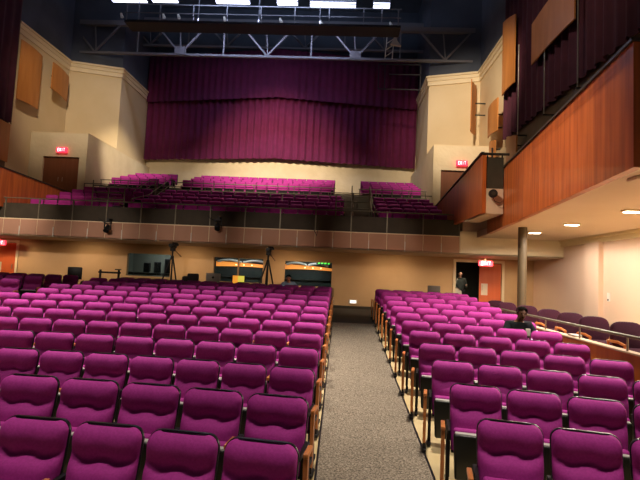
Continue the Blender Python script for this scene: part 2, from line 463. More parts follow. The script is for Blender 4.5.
def simple_black(mb, x, y, z, w):
    mb.box(x-.475*w, x+.475*w, y+.105, y+.125, z+.3, z+.905)
    mb.box(x-.41*w, x+.41*w, y-.17, y-.135, z+.12, z+.5)
blk_ = MB()
for rear, rows in ((0, FR), (1, UR)):
    for k, (yt, fz) in enumerate(rows):
        if rear and k == 4: continue
        for nm, xa, xb, n in bal_sections(k, rear):
            p = (xb-xa)/n
            for i in range(n):
                x = xa + p*(i+.5) + (.12 if (k % 2 and nm == 'centre') else 0)
                if proj((x, yt, fz+.8))[0] < -8: continue
                if not rear and nseat < 300 and k < 4:
                    last = i == n-1
                    arms = (-1, 1) if last else (-1,)
                    rn = ['front row', 'second row', 'third row', 'fourth row'][k]
                    lab = 'magenta balcony seat, %s from the left in the %s of the %s section' % (ORD[i], rn, nm)
                    place_seat((arms, ()), 'theatre_seat', (x, yt-.12, fz), 0, lab, 'tip-up seats in the balcony', p/P0*.99); nseat += 1
                else:
                    simple_seat(rest, x, yt-.12, fz+.002, p); simple_black(blk_, x, yt-.12, fz+.002, p)
ro = rest.build('balcony_seating', M['fabric'])
tag(ro, 'remaining magenta seats in the upper rows of the balcony', 'theatre seats', kind='stuff')
blk_.build('seat_back', M['shell'], ro)
print('individual seats', nseat)
# handrails and parapets
def railing(name, label, runs, r=.02, m=None, group=None, posts=()):
    t = thing(name, label, 'railing', runs[0][0], 0, group); o0 = Vector(runs[0][0])
    for rr in runs: MB().tube([Vector(p)-o0 for p in rr], r).build('rail', m or M['rail_dull'], t, True)
    for a, c in posts: MB().tube([Vector(a)-o0, Vector(c)-o0], r).build('post', m or M['rail_dull'], t, True)
    return t
zr = ZCA+.88
xs = [-11.6+.02+1.2*k for k in range(14)]
railing('cross_aisle_railing', 'steel railing behind the front balcony seats along the cross aisle',
        [[(mx(4.1), 22.25, zr), (4.1, 22.25, zr)], [(mx(1.5), 22.25, zr-.16), (1.5, 22.25, zr-.16)]], .022,
        posts=[((x, 22.25, ZCA), (x, 22.25, zr)) for x in [mx(4.1)+1.17*j for j in range(14)]])
for nm, xa, xb in (('right', .75, 4.1), ('centre', -8.6, -.4), ('left', -12.4, -9.5)):
    t = MB().box(xa, xb, 23.62, 23.8, ZCA+.002, A+3.95).build('parapet_wall', M['parapet'])
    tag(t, 'low grey parapet wall before the upper %s seats of the balcony' % nm, 'parapet')
    railing('parapet_rail', 'steel rail standing on the %s grey parapet wall of the balcony' % nm,
        [[(xa, 23.71, A+4.3), (xb, 23.71, A+4.3)]], .024,
        posts=[((xa+.05+(xb-xa-.1)*j/4, 23.71, A+3.953), (xa+.05+(xb-xa-.1)*j/4, 23.71, A+4.3)) for j in range(5)])
# stair handrails between the sections
for side, f in (('right', lambda x: x), ('left', mx)):
    for kx, xx in enumerate((.42, 1.3)):
        base = [(f(xx), 23.9, A+4.45), (f(xx), 23.5, A+4.4), (f(xx), 21.0, A+3.2), (f(xx), 19.3, A+2.75)]
        railing('stair_handrail', 'sloping steel handrail %s the %s balcony steps' % (('inside', 'outside')[kx], side),
            [base, [(p[0], p[1], p[2]-.3) for p in base], [(p[0], p[1], p[2]-.55) for p in base[:3]]], .02,
            posts=[(base[0], (f(xx), 23.9, UR[0][1])), (base[2], (f(xx), 21.0, FR[2][1])), (base[3], (f(xx), 19.3, FR[1][1]))])
    railing('guard_rail', 'steel guard rail box at the foot of the %s balcony steps' % side,
        [[(f(-.25), 17.2, A+2.9-dz), (f(.95), 17.2, A+2.9-dz)] for dz in (0, .25, .5)], .022,
        posts=[((f(-.25), 17.2, FR[0][1]), (f(-.25), 17.2, A+2.92)), ((f(.95), 17.2, FR[0][1]), (f(.95), 17.2, A+3.1)), ((f(.35), 17.2, FR[0][1]), (f(.35), 17.2, A+2.92))])

# ------------------------------------------------------------------ walls
ZC = A + 11.0      # crown height
ZRF = 19.6
SOF = 3.76
# rear wall under the balcony with windows and doors (along +x from XLW at y = 19)
holes = [(-8.57,-6.79,1.88,2.78), (-5.05,-3.07,1.82,2.77), (-2.2,-.33,1.79,2.74)]
drs = [(4.51, 6.28, SL*YL, 3.0), (-13.76-.15, -13.18+.45, SL*YL, 3.1)]
md = lambda x: -8.69-x
drs[1] = (md(6.28), md(4.51), SL*YL, 3.0)
hs = [(a-XLW, b2-XLW, c, d) for a, b2, c, d in holes+drs]
struct(MB().wall((XLW, 19), (XR, 19), 0, ZS, .15, hs).build('wall_back', M['tan']))
struct(MB().box(XLW, XR, 18.95, 18.999, SL*YL, SL*YL+.1).build('baseboard_back', M['upstand'])) if 0 else None
for (a, b2), nm in (((XLW+.01, md(6.28)-.01), 'baseboard_back_left'), ((md(4.51)+.01, 4.50), 'baseboard_back')):
    struct(MB().box(a, b2, 18.96, 18.998, SL*YL+.014, SL*YL+.12).build(nm, M['upstand']))
# soffit under the balcony
struct(MB().box(XLW+.01, XR-.01, BY0+.0, 19.14, ZS-.02-.02, ZS-.001).build('trim_6', M['soffit']))
# booth windows
lab = ['wide left window in the rear wall, dark room behind', 'middle pair of windows in the rear wall, orange band behind the panes', 'right window in the rear wall, green lights behind the pane']
for i, (a, b2, c, d) in enumerate(holes):
    w = struct(MB().box(a-.05, b2+.05, 18.97, 18.995, c-.06, c-.0).box(a-.05, b2+.05, 18.97, 18.995, d, d+.05).box(a-.05, a, 18.97, 18.995, c, d).box(b2, b2+.05, 18.97, 18.995, c, d).build('window_%d' % (i+1), M['tan']))
    MB().box(a+.002, b2-.002, 19.06, 19.072, c+.002, d-.002).build('pane', M['glass'], w)
    if i == 1: MB().box((a+b2)/2-.03, (a+b2)/2+.03, 19.01, 19.055, c, d).build('mullion', M['tan'], w)
# control rooms behind the panes
def booth(x0, x1):
    return MB().box(x0, x1, 21.2, 21.3, SL*YL, ZS-.05).box(x0, x0+.1, 19.16, 21.2, SL*YL, ZS-.05).box(x1-.1, x1, 19.16, 21.2, SL*YL, ZS-.05)
struct(booth(-9.4, -6.0).build('wall_booth_left', M['booth_grey']))
struct(booth(-5.6, .5).build('wall_booth_right', M['booth']))
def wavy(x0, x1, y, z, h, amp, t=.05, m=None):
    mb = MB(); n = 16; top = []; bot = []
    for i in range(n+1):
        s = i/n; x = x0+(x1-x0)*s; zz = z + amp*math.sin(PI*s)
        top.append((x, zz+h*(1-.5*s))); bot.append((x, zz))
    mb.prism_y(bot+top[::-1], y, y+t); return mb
k1 = MB(); 
for xa, xb, sg in ((-5.5, -3.0, 1), (-2.45, -.35, 1)):
    t = wavy(xa, xb, 21.1, 2.43, .22, .03).build('lit_wall_stripe', M['amber'])
    tag(t, 'lamplit orange stripe on the booth wall behind the %s' % ('middle windows' if xa < -4 else 'right window'), 'wall light')
    for j in range(3):
        xx = xa + .9 + .35*j
        MB().ball((xx, 21.07, 2.53), .028, 8).build('bulb', M['amber_lamp'], t)
    t = MB().tube([(xa+.1+(xb-xa)*.42*s/8, 20.9, 2.64+.09*math.sin(PI*s/8)) for s in range(9)], .05).build('white_arch', M['silver'], None, True)
    tag(t, 'pale curved duct seen through the %s' % ('middle windows' if xa < -4 else 'right window'), 'duct')
    t = MB().tube([(xa+(xb-xa)*.5+(xb-xa)*.42*s/8, 20.9, 2.64+.09*math.sin(PI*s/8)) for s in range(9)], .05).build('white_arch', M['silver'], None, True)
    tag(t, 'pale curved duct at the right, seen through the %s' % ('middle windows' if xa < -4 else 'right window'), 'duct')
gt = thing('green_display', 'row of green lit digits seen through the right rear window', 'display', (-.72, 20.4, 2.77))
MB().box(-.3, .3, .02, .08, -.1, .1).build('case', M['black'], gt)
for j in range(4):
    MB().prism_y([(-.24+.14*j, -.06), (-.17+.14*j, -.06), (-.13+.14*j, .06), (-.20+.14*j, .06)], .0, .018).build('digit', M['green'], gt)
for x0, x1, nm in ((-9.2, -6.2, 'left'), (-5.4, .3, 'right')):
    t = thing('control_desk', 'dark mixing desk below the %s booth windows' % nm, 'desk', ((x0+x1)/2, 19.9, SL*YL))
    h = (x1-x0)/2
    MB().box(-h, h, -.3, .35, .95, 1.05, .01).build('desk_top', M['booth'], t)
    for s in (-1, 1): MB().box(s*h-.06*(s > 0), s*h+.06*(s < 0), -.3, .3, 0, .95).build('leg', M['booth'], t)
for j, (x, h) in enumerate(((-8.2, .22), (-7.75, .27), (-7.3, .42))):
    t = MB().box(x-.13, x+.13, 20.02, 20.2, SL*YL+1.052, SL*YL+1.25+h, .03).build('monitor_speaker', M['black'])
    tag(t, '%s black studio speaker on the left booth desk' % ('leftmost', 'middle', 'tallest, rightmost')[j], 'speaker')
# doors under the balcony
def door_leaf(name, x0, x1, y, z0, z1, m, paper=None, handle=1):
    d = struct(MB().box(x0, x1, y, y+.05, z0, z1, .004).build(name, m))
    hx = x0+.1 if handle < 0 else x1-.1
    MB().tube([(hx, y-.04, z0+.95), (hx, y-.04, z0+1.15)], .012).build('door_handle', M['steel'], d)
    if paper: MB().box(paper[0], paper[1], y-.006, y-.001, paper[2], paper[3]).build('notice', M['paper'], d)
    return d
Z0 = SL*YL+.016
door_leaf('door_1', 5.43, 6.26, 19.02, Z0, 2.98, M['door_orange'], (5.5, 5.75, 1.75, 2.2), -1)
door_leaf('door_2', md(6.26), md(5.41), 19.02, Z0, 2.98, M['door_orange'])
door_leaf('door_3', md(5.39), md(4.53), 19.02, Z0, 2.98, M['door_orange'], (md(5.39)+.08, md(5.39)+.3, 1.75, 2.2), 1)
def casing(name, x0, x1, z0, z1, y, w=.1, m=None, parent=None):
    return struct(MB().box(x0-w, x0, y-.03, y-.002, z0, z1+w).box(x1, x1+w, y-.03, y-.002, z0, z1+w).box(x0, x1, y-.03, y-.002, z1, z1+w).build(name, m or M['trim']))
casing('trim_1', 4.51, 6.28, Z0, 3.0, 19); casing('trim_2', md(6.28), md(4.51), Z0, 3.0, 19)
struct(MB().box(3.2, 8.6, 21.5, 21.6, 0.9, 3.2).box(3.2, 3.3, 19.16, 21.5, .9, 3.2).build('wall_lobby', M['booth']))
# side walls, lower
struct(MB().wall((XR, 31.5), (XR, -3), 0, SOF, .15).build('wall_right', M['pinkwall']))
struct(MB().wall((XLW, 31.5), (XLW, -3), 0, SOF, -.15).build('wall_left', M['pinkwall']))
struct(MB().prism([(XR-.16, -2), (XR-.16, BY0), (XR-.005, BY0), (XR-.005, -2)], SOF-.07, SOF-.003).prism([(XR-.09, -2), (XR-.09, BY0), (XR-.005, BY0), (XR-.005, -2)], SOF-.2, SOF-.07).build('trim_3', M['trim']))
t = MB().box(XR-.14, XR-.004, 14.05, 14.85, .98, SOF-.2).build('pilaster', M['pinkwall']); struct(t)
t = thing('wall_switch', 'small white switch plate on the peach side wall right of the pilaster', 'switch', (XR, 13.75, 2.0))
MB().box(-.03, -.003, -.06, .06, -.12, .12, .004).build('plate', M['white'], t); MB().box(-.045, -.03, -.02, .02, -.1, -.05).build('toggle', M['black'], t)
# bulkhead in line with the balcony front (right and left)
struct(MB().box(4.04, XR-.005, BY0, BY0+.1, ZS-.03, SOF+.2).build('trim_7', M['trim']))
struct(MB().box(XLW+.005, -12.62, BY0, BY0+.1, ZS-.03, SOF+.2).build('trim_8', M['trim']))
# side galleries
def gallery(f, side):
    s = 1 if f(1) == 1 else -1
    P = lambda pts: [(f(x), y) for x, y in pts]
    n0, n1 = (3.60, 5.95), (4.55, 14.8)
    g = struct(MB().prism(P([n0, n1, (4.6, BY0-.01), (XR-.01, BY0-.01), (XR-.01, 5.95)]), SOF, SOF+.22).build('ceiling_gallery_'+side, M['soffit']))
    a = Vector(n0); c = Vector(n1); d = (c-a).normalized(); nn = Vector((d.y, -d.x))*.12
    p = thing('gallery_panelling', 'cherry veneered balustrade along the near %s side gallery' % side, 'balustrade', (f(n0[0]), n0[1], SOF-.03))
    L = lambda pts: [(f(x)-f(n0[0]), y-n0[1]) for x, y in pts]
    MB().prism(L([tuple(a-d*.12), n1, tuple(c-nn), tuple(a-nn-d*.12)]), 0, 1.56).build('side_panel', M['cherry'], p)
    MB().prism(L([(n0[0]+.002, n0[1]-.12), (XR-.01, n0[1]-.12), (XR-.01, n0[1]-.005), (n0[0]+.002, n0[1]-.005)]), 0.0, 1.52).build('end_panel', M['cherry'], p)
    MB().prism(L([tuple(a-nn*1.3-d*.15), tuple(c-nn*1.3), tuple(c+nn*.3), tuple(a+nn*.3-d*.15)]), 1.562, 1.6).build('cap_rail', M['rail_dark'], p)
    MB().tube([(q[0], q[1], 1.63) for q in L([(XR-.02, 5.88), (3.6, 5.88)])], .02).build('hand_rail', M['rail_dull'], p, True)
    # rear part, further back
    q0, q1 = (3.62, 12.6), (4.1, 22.2)
    a = Vector(q0); c = Vector(q1); d = (c-a).normalized(); nn = Vector((d.y, -d.x))*.1
    p = thing('gallery_panelling', 'cherry veneered balustrade beside the %s end of the balcony' % side, 'balustrade', (f(q0[0]), q0[1], A+1.78))
    L2 = lambda pts: [(f(x)-f(q0[0]), y-q0[1]) for x, y in pts]
    mbp = MB(); pts = L2([q0, q1, tuple(c+nn), tuple(a+nn)]); zt = [3.36, 3.1, 3.1, 3.36]; zb = [1.78, 2.05, 2.05, 1.78]
    lo = [mbp.bm.verts.new((x, y, zb[i]-1.78)) for i, (x, y) in enumerate(pts)]; hi = [mbp.bm.verts.new((x, y, zt[i]-1.78)) for i, (x, y) in enumerate(pts)]
    for i in range(4): mbp.bm.faces.new((lo[i], lo[(i+1) % 4], hi[(i+1) % 4], hi[i]))
    mbp.bm.faces.new(lo[::-1]); mbp.bm.faces.new(hi); mbp.build('side_panel', M['cherry'], p)
    mbc = MB(); mbc.bar((pts[0][0], pts[0][1], 1.6), (pts[1][0], pts[1][1], 1.34), .09, .04); mbc.build('cap_rail', M['rail_dark'], p)
    # equipment platform joining the two
    pl = thing('equipment_platform', 'small cream fronted platform between the two %s gallery balustrades' % side, 'platform', (f(3.7), 12.6, A+1.77))
    X = lambda x: f(x)-f(3.7)
    def bx(mb, x0, x1, *r): a_, b3 = sorted((X(x0), X(x1))); return mb.box(a_, b3, *r)
    bx(MB(), 3.73, 4.17, 0, .06, 0, .66).build('front_panel', M['fascia_white'], pl)
    bx(MB(), 3.73, 4.17, .06, 2.1, 0, .08).build('deck', M['fascia_white'], pl)
    bx(MB(), 3.73, 4.17, .02, .04, .66, 1.5).build('mesh_panel', M['upstand'], pl)
    MB().tube([(X(3.62), .0, 1.58), (X(4.3), .0, 1.58)], .035).build('rail', M['rail_dark'], pl, True)
    for x in (3.76, 4.14): MB().tube([(X(x), .05, .66), (X(x), .05, 1.56)], .02).build('post', M['rail_dark'], pl)
gallery(lambda x: x, 'right'); gallery(mx, 'left')
# lamp and speaker on the platform
t = thing('flood_light', 'round black flood light hanging on the cream platform front at right', 'lamp', (3.87, 12.52, A+2.28))
MB().tube([(0, .0, 0), (0, -.07, 0)], .11, 20).build('housing', M['black'], t, True)
MB().tube([(0, -.071, 0), (0, -.08, 0)], .05, 16).build('lens', M['upstand'], t, True)
MB().tube([(0, -.03, -.1), (.05, -.03, -.2), (.18, -.02, -.24), (.24, .0, -.2)], .008).build('cable', M['black'], t)
t = thing('loudspeaker', 'black speaker cluster on the equipment platform behind the rail', 'speaker', (3.87, 12.95, A+1.86))
MB().box(-.12, .12, -.1, .15, .5, 1.2, .03).build('cabinet', M['black'], t)
MB().ball((0, -.12, 1.05), .17, 16, (1,.6,1)).build('horn', M['black'], t, True)
MB().tube([(0, 0, 0), (0, 0, .5)], .03).build('stand', M['black'], t); MB().tube([(.1, 0, 1.2), (.1, 0, 1.75)], .025).build('mast', M['black'], t)
# pillar
t = thing('support_pillar', 'round olive brown pillar holding up the right gallery', 'pillar', (4.79, 12.9, SL*12.9))
MB().tube([(0,0,.03), (0,0,SOF-SL*12.9-.005)], .112, 24).build('shaft', M['pillar'], t, True)
MB().tube([(0,0,0.002), (0,0,.05)], .15, 24).build('base', M['pillar'], t, True)
# downlights in the gallery soffit
for y, w in ((9.3, 'nearest'), (11.7, 'middle'), (13.9, 'farthest'), ):
    t = thing('downlight', '%s of the three lit lamps under the right gallery' % w, 'ceiling light', (5.5, y, SOF), 0, 'lamps under the right gallery')
    MB().box(-.17, .17, -.1, .1, -.035, -.001, .008).build('frame', M['trim'], t)
    MB().box(-.14, .14, -.07, .07, -.05, -.036, .004).build('diffuser', M['down'], t)
t = thing('smoke_detector', 'flat white box with a blue light under the near gallery edge', 'detector', (3.95, 6.5, SOF))
MB().box(-.12, .12, -.12, .12, -.05, -.001, .015).build('body', M['soffit'], t); MB().ball((-.03, -.1, -.055), .012, 8).build('indicator', M['led_blue'], t)

# side platform with rail and chairs
XP = 3.86
zpl = 1.77-.86
struct(MB().prism_x([(2.5, 0), (16.4, 0), (16.4, zpl+.15), (13.5, zpl), (2.5, zpl)] if 0 else [(2.5, .05), (14.6, .05), (14.6, zpl), (2.5, zpl)], XP+.1, XR-.01).build('floor_side_platform', M['linoleum']))
t = thing('platform_balustrade', 'orange wood balustrade with steel rail beside the right seat block', 'balustrade', (XP, 2.5, 0))
MB().prism_x([(0, SL*2.5+.002), (12.1, SL*14.6 if 0 else SL*YL+.02), (12.1, 1.41), (0, 1.41)], 0, .08).build('panel', M['cherry_dark'], t)
MB().box(-.02, .11, 0, 12.1, 1.412, 1.44, .006).build('cap', M['soffit'], t)
MB().tube([(-.0, 0, 1.64), (-.0, 12.1, 1.64)], .022).build('hand_rail', M['rail_dull'], t, True)
for j in range(10): MB().tube([(.0, .3+1.28*j, 1.44), (.0, .3+1.28*j, 1.64)], .014).build('rail_bracket', M['steel'], t)
def side_chair():
    t = thing('armchair', 'x', 'chair')
    def pad(mb, w, h, d, c, lean, e=2.6):
        n = 28; rings = []
        for yy, k in ((-d/2, .86), (-d/2+.012, .97), (0, 1), (d/2-.012, .97), (d/2, .86)):
            rings.append([mb.bm.verts.new(Matrix.Rotation(lean, 3, 'X') @ Vector((k*w*math.copysign(abs(math.cos(a))**(2/e), math.cos(a)), yy, k*h*math.copysign(abs(math.sin(a))**(2/e), math.sin(a)))) + Vector(c)) for a in [2*PI*i/n for i in range(n)]])
        for a, c2 in zip(rings, rings[1:]):
            for i in range(n): mb.bm.faces.new((a[i], a[(i+1) % n], c2[(i+1) % n], c2[i]))
        mb.bm.faces.new(rings[0][::-1]); mb.bm.faces.new(rings[-1]); return mb
    pad(MB(), .25, .21, .09, (0, .2, .65), -.14, 3.2).build('backrest', M['fabric_maroon'], t, True, 60)
    pad(MB(), .235, .24, .09, (0, -.02, .43), PI/2, 4).build('seat', M['fabric_maroon'], t, True, 60)
    for s in (-1, 1):
        MB().tube([(s*.27, -.24, .002), (s*.265, -.22, .42), (s*.262, -.2, .53)], .018).build('leg', M['arm'], t, True)
        MB().tube([(s*.26, .3, .002), (s*.255, .22, .42), (s*.255, .25, .56)], .018).build('leg', M['arm'], t, True)
        MB().tube([(s*.265, -.23, .54), (s*.27, -.05, .57), (s*.262, .22, .56)], .022).build('armrest', M['arm'], t, True)
    return t
cw = ['nearest', 'second nearest', 'third nearest', 'fourth nearest', 'fifth nearest', 'sixth nearest', 'seventh nearest', 'eighth nearest']
c0 = side_chair()
for j, y in enumerate((7.35, 8.3, 9.15, 10.05, 11.3, 11.5, 12.6, 13.5)):
    x = 4.38 if j != 5 else 4.42
    lab = 'maroon round-backed armchair behind the steel rail, %s of the row' % cw[j]
    if j == 0: c0.location = (x, y, zpl); c0['label'] = lab; c0['group'] = 'armchairs behind the side rail'
    elif j != 5: dup(c0, (x, y, zpl), random.uniform(-.06, .06), lab, 'armchairs behind the side rail')
t = tag(MB().box(3.87, 3.99, 8.1, 8.35, 1.442, 1.47, .004).build('programme_stack', M['silver']), 'pale stack of papers on the balustrade ledge', 'papers')

# upper hall walls
def crown(mb, a, b2, z, t, s):  # stepped crown just inside a wall
    mb.wall(a, b2, z-.5, z-.28, t*.6); mb.wall(a, b2, z-.28, z-.1, t); mb.wall(a, b2, z-.1, z, t*1.5)
for f, side, s in ((lambda x: x, 'right', 1), (mx, 'left', -1)):
    V = lambda x, y: (f(x), y)
    # vestibule block with a door
    ztop = A+6.25
    x0, x1 = sorted((f(4.14), f(XR-.02)))
    dx0, dx1 = sorted((f(4.5), f(6.3)))
    b_ = MB().wall((x0, 22.32), (x1, 22.32), ZCA, ztop, .2, [(dx0-x0, dx1-x0, ZCA, ZCA+2.15)])
    struct(b_.build('wall_vestibule_%s' % side, M['plaster_rough']))
    xs0, xs1 = sorted((f(4.14), f(4.34)))
    struct(MB().box(xs0, xs1, 22.525, 30.45, ZCA, ztop).build('wall_vestibule_side_%s' % side, M['plaster_rough']))
    struct(MB().box(x0, x1, 22.321, 30.45, ztop+.001, ztop+.05).build('ceiling_vestibule_%s' % side, M['plaster']))
    n = 4 if s > 0 else 5
    mid = (dx0+dx1)/2
    for q, (a, c) in enumerate(((dx0+.01, mid-.004), (mid+.004, dx1-.01))):
        door_leaf('door_%d' % (n*2-4+q), a, c, 22.42, ZCA+.004, ZCA+2.13, M['door_dark'], (mid-.3, mid-.1, ZCA+.15+.0, ZCA+.6) if (q == 0 and s < 0) else None, 1 if q == 0 else -1)
    # main wall: side, angled return, side of the rear bay
    def slab(y0, y1, z0, z1, nm, m):
        a, c = sorted((f(XU), f(XR+.3))); return struct(MB().box(a, c, y0, y1, z0, z1).build(nm, m))
    slab(20.7, 25.0, ZCA+.0, ZC, 'wall_upper_%s' % side, M['plaster']) if 0 else None
    a, c = sorted((f(XU), f(XR+.3)))
    w = MB(); w.box(a, c, 20.7, 22.3, ZCA+.002, ZC); w.box(a, c, 22.3, 25.0, ztop+.052, ZC)
    struct(w.build('wall_upper_%s' % side, M['plaster']))
    slab(-3, 20.69, SOF+.24, ZC, 'wall_gallery_%s' % side, M['pillar'])
    struct(MB().prism([V(4.42, 25.8), V(XU, 25.0), V(XR+.3, 25.0), V(XR+.3, 30.5), V(4.42, 30.5)], ztop+.052, ZC).build('wall_return_%s' % side, M['plaster']))
    c = MB(); q = Vector((4.42, 25.8)); d = (Vector((XU, 25.0))-q).normalized(); nn = Vector((d.y, -d.x))
    for za, zb, t in ((ZC-.5, ZC-.28, .07), (ZC-.28, ZC-.1, .12), (ZC-.1, ZC, .18)):
        c.prism([V(XU, 20.7), V(XU, 25.0), V(4.42, 25.8), V(4.42, 30.4), V(4.42-t, 30.4), V(4.42-t, 25.8-t), V(XU-t, 25.0-t), V(XU-t, 20.7)], za, zb)
    struct(c.build('trim_%d' % (9+(s < 0)), M['trim']))
    struct(MB().prism([V(4.42, 25.8), V(XU, 25.0), V(XU, -3), V(XR+.3, -3), V(XR+.3, 30.5), V(4.42, 30.5)], ZC+.001, ZRF-.001).build('wall_attic_%s' % side, M['upper']))
struct(MB().prism([(-12.71, 29.8), (XM, 28.3), (4.41, 29.8), (4.41, 30.4), (-12.71, 30.4)], ZS+3, 9.9).build('wall_rear', M['plaster_rough']))
struct(MB().box(XLW, XR, 30.5, 30.65, 9.901, ZRF).build('wall_rear_attic', M['upper']))
struct(MB().box(XLW-.5, XR+.5, -3, 30.7, ZRF, ZRF+.2).build('ceiling', M['deck']))

# exit signs
def seg_text(mb, txt, x0, z0, w, h, t, y0, y1):
    S = {'E': [((0,0),(0,1)),((0,0),(1,0)),((0,.5),(.8,.5)),((0,1),(1,1))], 'X': [((0,0),(1,1)),((0,1),(1,0))], 'I': [((.5,0),(.5,1))], 'T': [((0,1),(1,1)),((.5,0),(.5,1))]}
    for i, ch in enumerate(txt):
        for (a, b2), (c, d) in S[ch]:
            X = x0+i*w*1.45
            mb.bar((X+a*w, (y0+y1)/2, z0+b2*h), (X+c*w, (y0+y1)/2, z0+d*h), abs(y1-y0), t)
def exit_sign(loc, label, w=.52, h=.25):
    t = thing('exit_sign', label, 'sign', loc, 0, 'lit exit signs')
    MB().box(-w/2, w/2, -.05, .05, -h/2, h/2, .01).build('housing', M['exit_red'], t)
    mb = MB(); lw = w*.125; seg_text(mb, 'EXIT', -w*.33, -h*.28, lw, h*.56, .03, -.062, -.052); mb.build('letters', M['exit_white'], t)
    MB().box(-.03, .03, -.02, .02, h/2, h/2+.06).build('bracket', M['trim'], t)
exit_sign((-13.62, 22.2, A+5.4), 'red lit EXIT sign above the brown doors at the upper left')
exit_sign((5.42, 22.2, A+5.42), 'red lit EXIT sign above the brown doors at the upper right')
exit_sign((5.35, 18.0, ZS-.26), 'red lit EXIT sign above the orange door under the balcony', .5, .2)
exit_sign((-13.35, 18.2, ZS-.26), 'red lit EXIT sign above the orange door at the far left', .5, .2)

# acoustic panels: slightly curved boards
def acoustic(name, label, x, y0, y1, zb0, zb1, zt0, zt1, tilt, f, bow=.08, th=.05):
    """board on a side wall between y0 and y1; zb/zt heights at the two ends; tilt moves the y0 edge off the wall"""
    t = thing(name, label, 'acoustic panel', (f(x), (y0+y1)/2, (zb0+zt0)/2), 0, 'curved wooden acoustic panels')
    n = 8; mb = MB(); o = t.location
    R = []
    for i in range(n+1):
        s = i/n; y = y0+(y1-y0)*s; xx = x - tilt*(1-s) - bow*math.sin(PI*s)
        zb, zt_ = zb0+(zb1-zb0)*s, zt0+(zt1-zt0)*s
        R.append([mb.bm.verts.new(Vector((f(a), y, z))-o) for a, z in ((xx, zb), (xx, zt_), (xx+th, zt_), (xx+th, zb))])
    for a, c in zip(R, R[1:]):
        for k in range(4): mb.bm.faces.new((a[k], a[(k+1) % 4], c[(k+1) % 4], c[k]))
    mb.bm.faces.new(R[0][::-1]); mb.bm.faces.new(R[-1]); mb.build('board', M['acoustic'], t)
    mb = MB(); ym = (y0+y1)/2
    for dz in (.3, -.3):
        a = (f(x-tilt*.4+.06), ym, (zb0+zt0)/2+dz); c = (f(XU-.004), ym, (zb0+zt0)/2+dz)
        mb.bar(Vector(a)-o, Vector(c)-o, .05)
    mb.build('bracket', M['black'], t)
idf = lambda x: x
acoustic('acoustic_panel', 'large wooden panel hung before the dark curtain at upper right', 6.6, 14.0, 17.2, 10.15, 10.17, 11.75, 11.7, .0, idf, .05)
acoustic('acoustic_panel', 'tall wooden panel at the edge of the right curtain', 6.6, 18.8, 20.4, 10.2, 10.24, 13.0, 13.5, .05, idf, .05)
acoustic('acoustic_panel', 'wooden panel below and left of the tall right panel', 6.6, 20.45, 22.3, 8.75, 8.95, 10.2, 10.3, .15, idf)
acoustic('acoustic_panel', 'narrow wooden panel beside the angled cream wall at right', 6.65, 23.3, 24.7, 9.65, 9.8, 12.2, 12.45, .6, idf)
acoustic('acoustic_panel', 'small low wooden panel just above the right gallery rail', 6.65, 21.0, 22.2, 7.4, 7.5, 8.5, 8.7, .1, idf)
acoustic('acoustic_panel', 'lowest wooden panel at the foot of the right curtain', 6.6, 18.45, 19.7, 6.9, 6.9, 7.95, 8.25, .05, idf, .04)
acoustic('acoustic_panel', 'large wooden panel on the upper left wall', 6.6, 20.5, 22.1, 9.55, 9.6, 12.3, 12.25, .05, mx)
acoustic('acoustic_panel', 'small square wooden panel on the upper left wall', 6.55, 22.6, 24.3, 10.85, 10.8, 12.2, 12.15, .2, mx)
acoustic('acoustic_panel', 'wooden panel low at the left edge beneath the dark curtain', 6.65, 18.6, 20.4, 6.6, 6.6, 8.3, 8.3, .1, mx)

# ------------------------------------------------------------------ curtains
def curtain(path, z0, z1, amp, wl, m, name, label, hem=0, seed=1):
    rnd = random.Random(seed); pts = [Vector(p) for p in path]; seg = []
    for a, c in zip(pts, pts[1:]):
        L = (c-a).length; n = int(L/wl*8)
        for i in range(n): seg.append((a.lerp(c, i/n), (c-a).normalized()))
    seg.append((pts[-1], (pts[-1]-pts[-2]).normalized()))
    N = len(seg); ph = 0; vs = []; rows = (0, .35, 1)
    offs = []
    a_ = amp
    for i in range(N):
        ph += 2*PI/8*rnd.uniform(.75, 1.25)
        if i % 8 == 0: a_ = amp*rnd.uniform(.5, 1.3)
        offs.append((a_*math.sin(ph), hem*rnd.uniform(-.5, .5)))
    for th in (0, .03):
        for r_ in rows:
            for (p, d), (o, h) in zip(seg, offs):
                nn = Vector((d.y, -d.x)); q = p+nn*(o*(1-.35*r_)-th)
                vs.append((q.x, q.y, z0+(z1-z0)*r_+(h if r_ == 0 else 0)))
    fs = []
    nr = len(rows)
    for t_ in range(2):
        for r_ in range(nr-1):
            for i in range(N-1):
                a = (t_*nr+r_)*N+i; fs.append((a, a+1, a+1+N, a+N))
    for i in range(N-1):
        fs.append((i, i+1, nr*N+i+1, nr*N+i)); b3 = (nr-1)*N; fs.append((b3+i, b3+i+1, nr*N+b3+i+1, nr*N+b3+i))
    me = mesh_from(name, vs, fs, True); me.materials.append(m)
    o = link(bpy.data.objects.new(name, me)); tag(o, label, 'curtain'); return o
curtain([(-12.66, 29.4), (XM, 27.9), (4.36, 29.4)], A+6.72, A+13.2, .09, .42, M['curtain'], 'rear_curtain', 'wide burgundy pleated curtain hanging on the rear wall above the balcony', .03)
curtain([(-12.64, 29.15), (XM, 27.65), (4.34, 29.15)], A+10.35, A+13.3, .06, .42, M['curtain'], 'curtain_valance', 'darker burgundy valance across the top of the rear curtain', .02, 3)
tag(MB().tube([(-12.6, 29.26, A+13.35), (XM, 27.8, A+13.35), (4.3, 29.26, A+13.35)], .05).build('curtain_track', M['black'], None, True), 'dark curtain track above the burgundy rear curtain', 'track')
curtain([(XU-.16, 20.6), (XU-.14, 15), (XU-.16, 5.0)], A+6.1, ZC+3, .08, .5, M['curtain_dark'], 'side_curtain', 'dark maroon curtain covering the right side wall above the gallery', .05, 5)
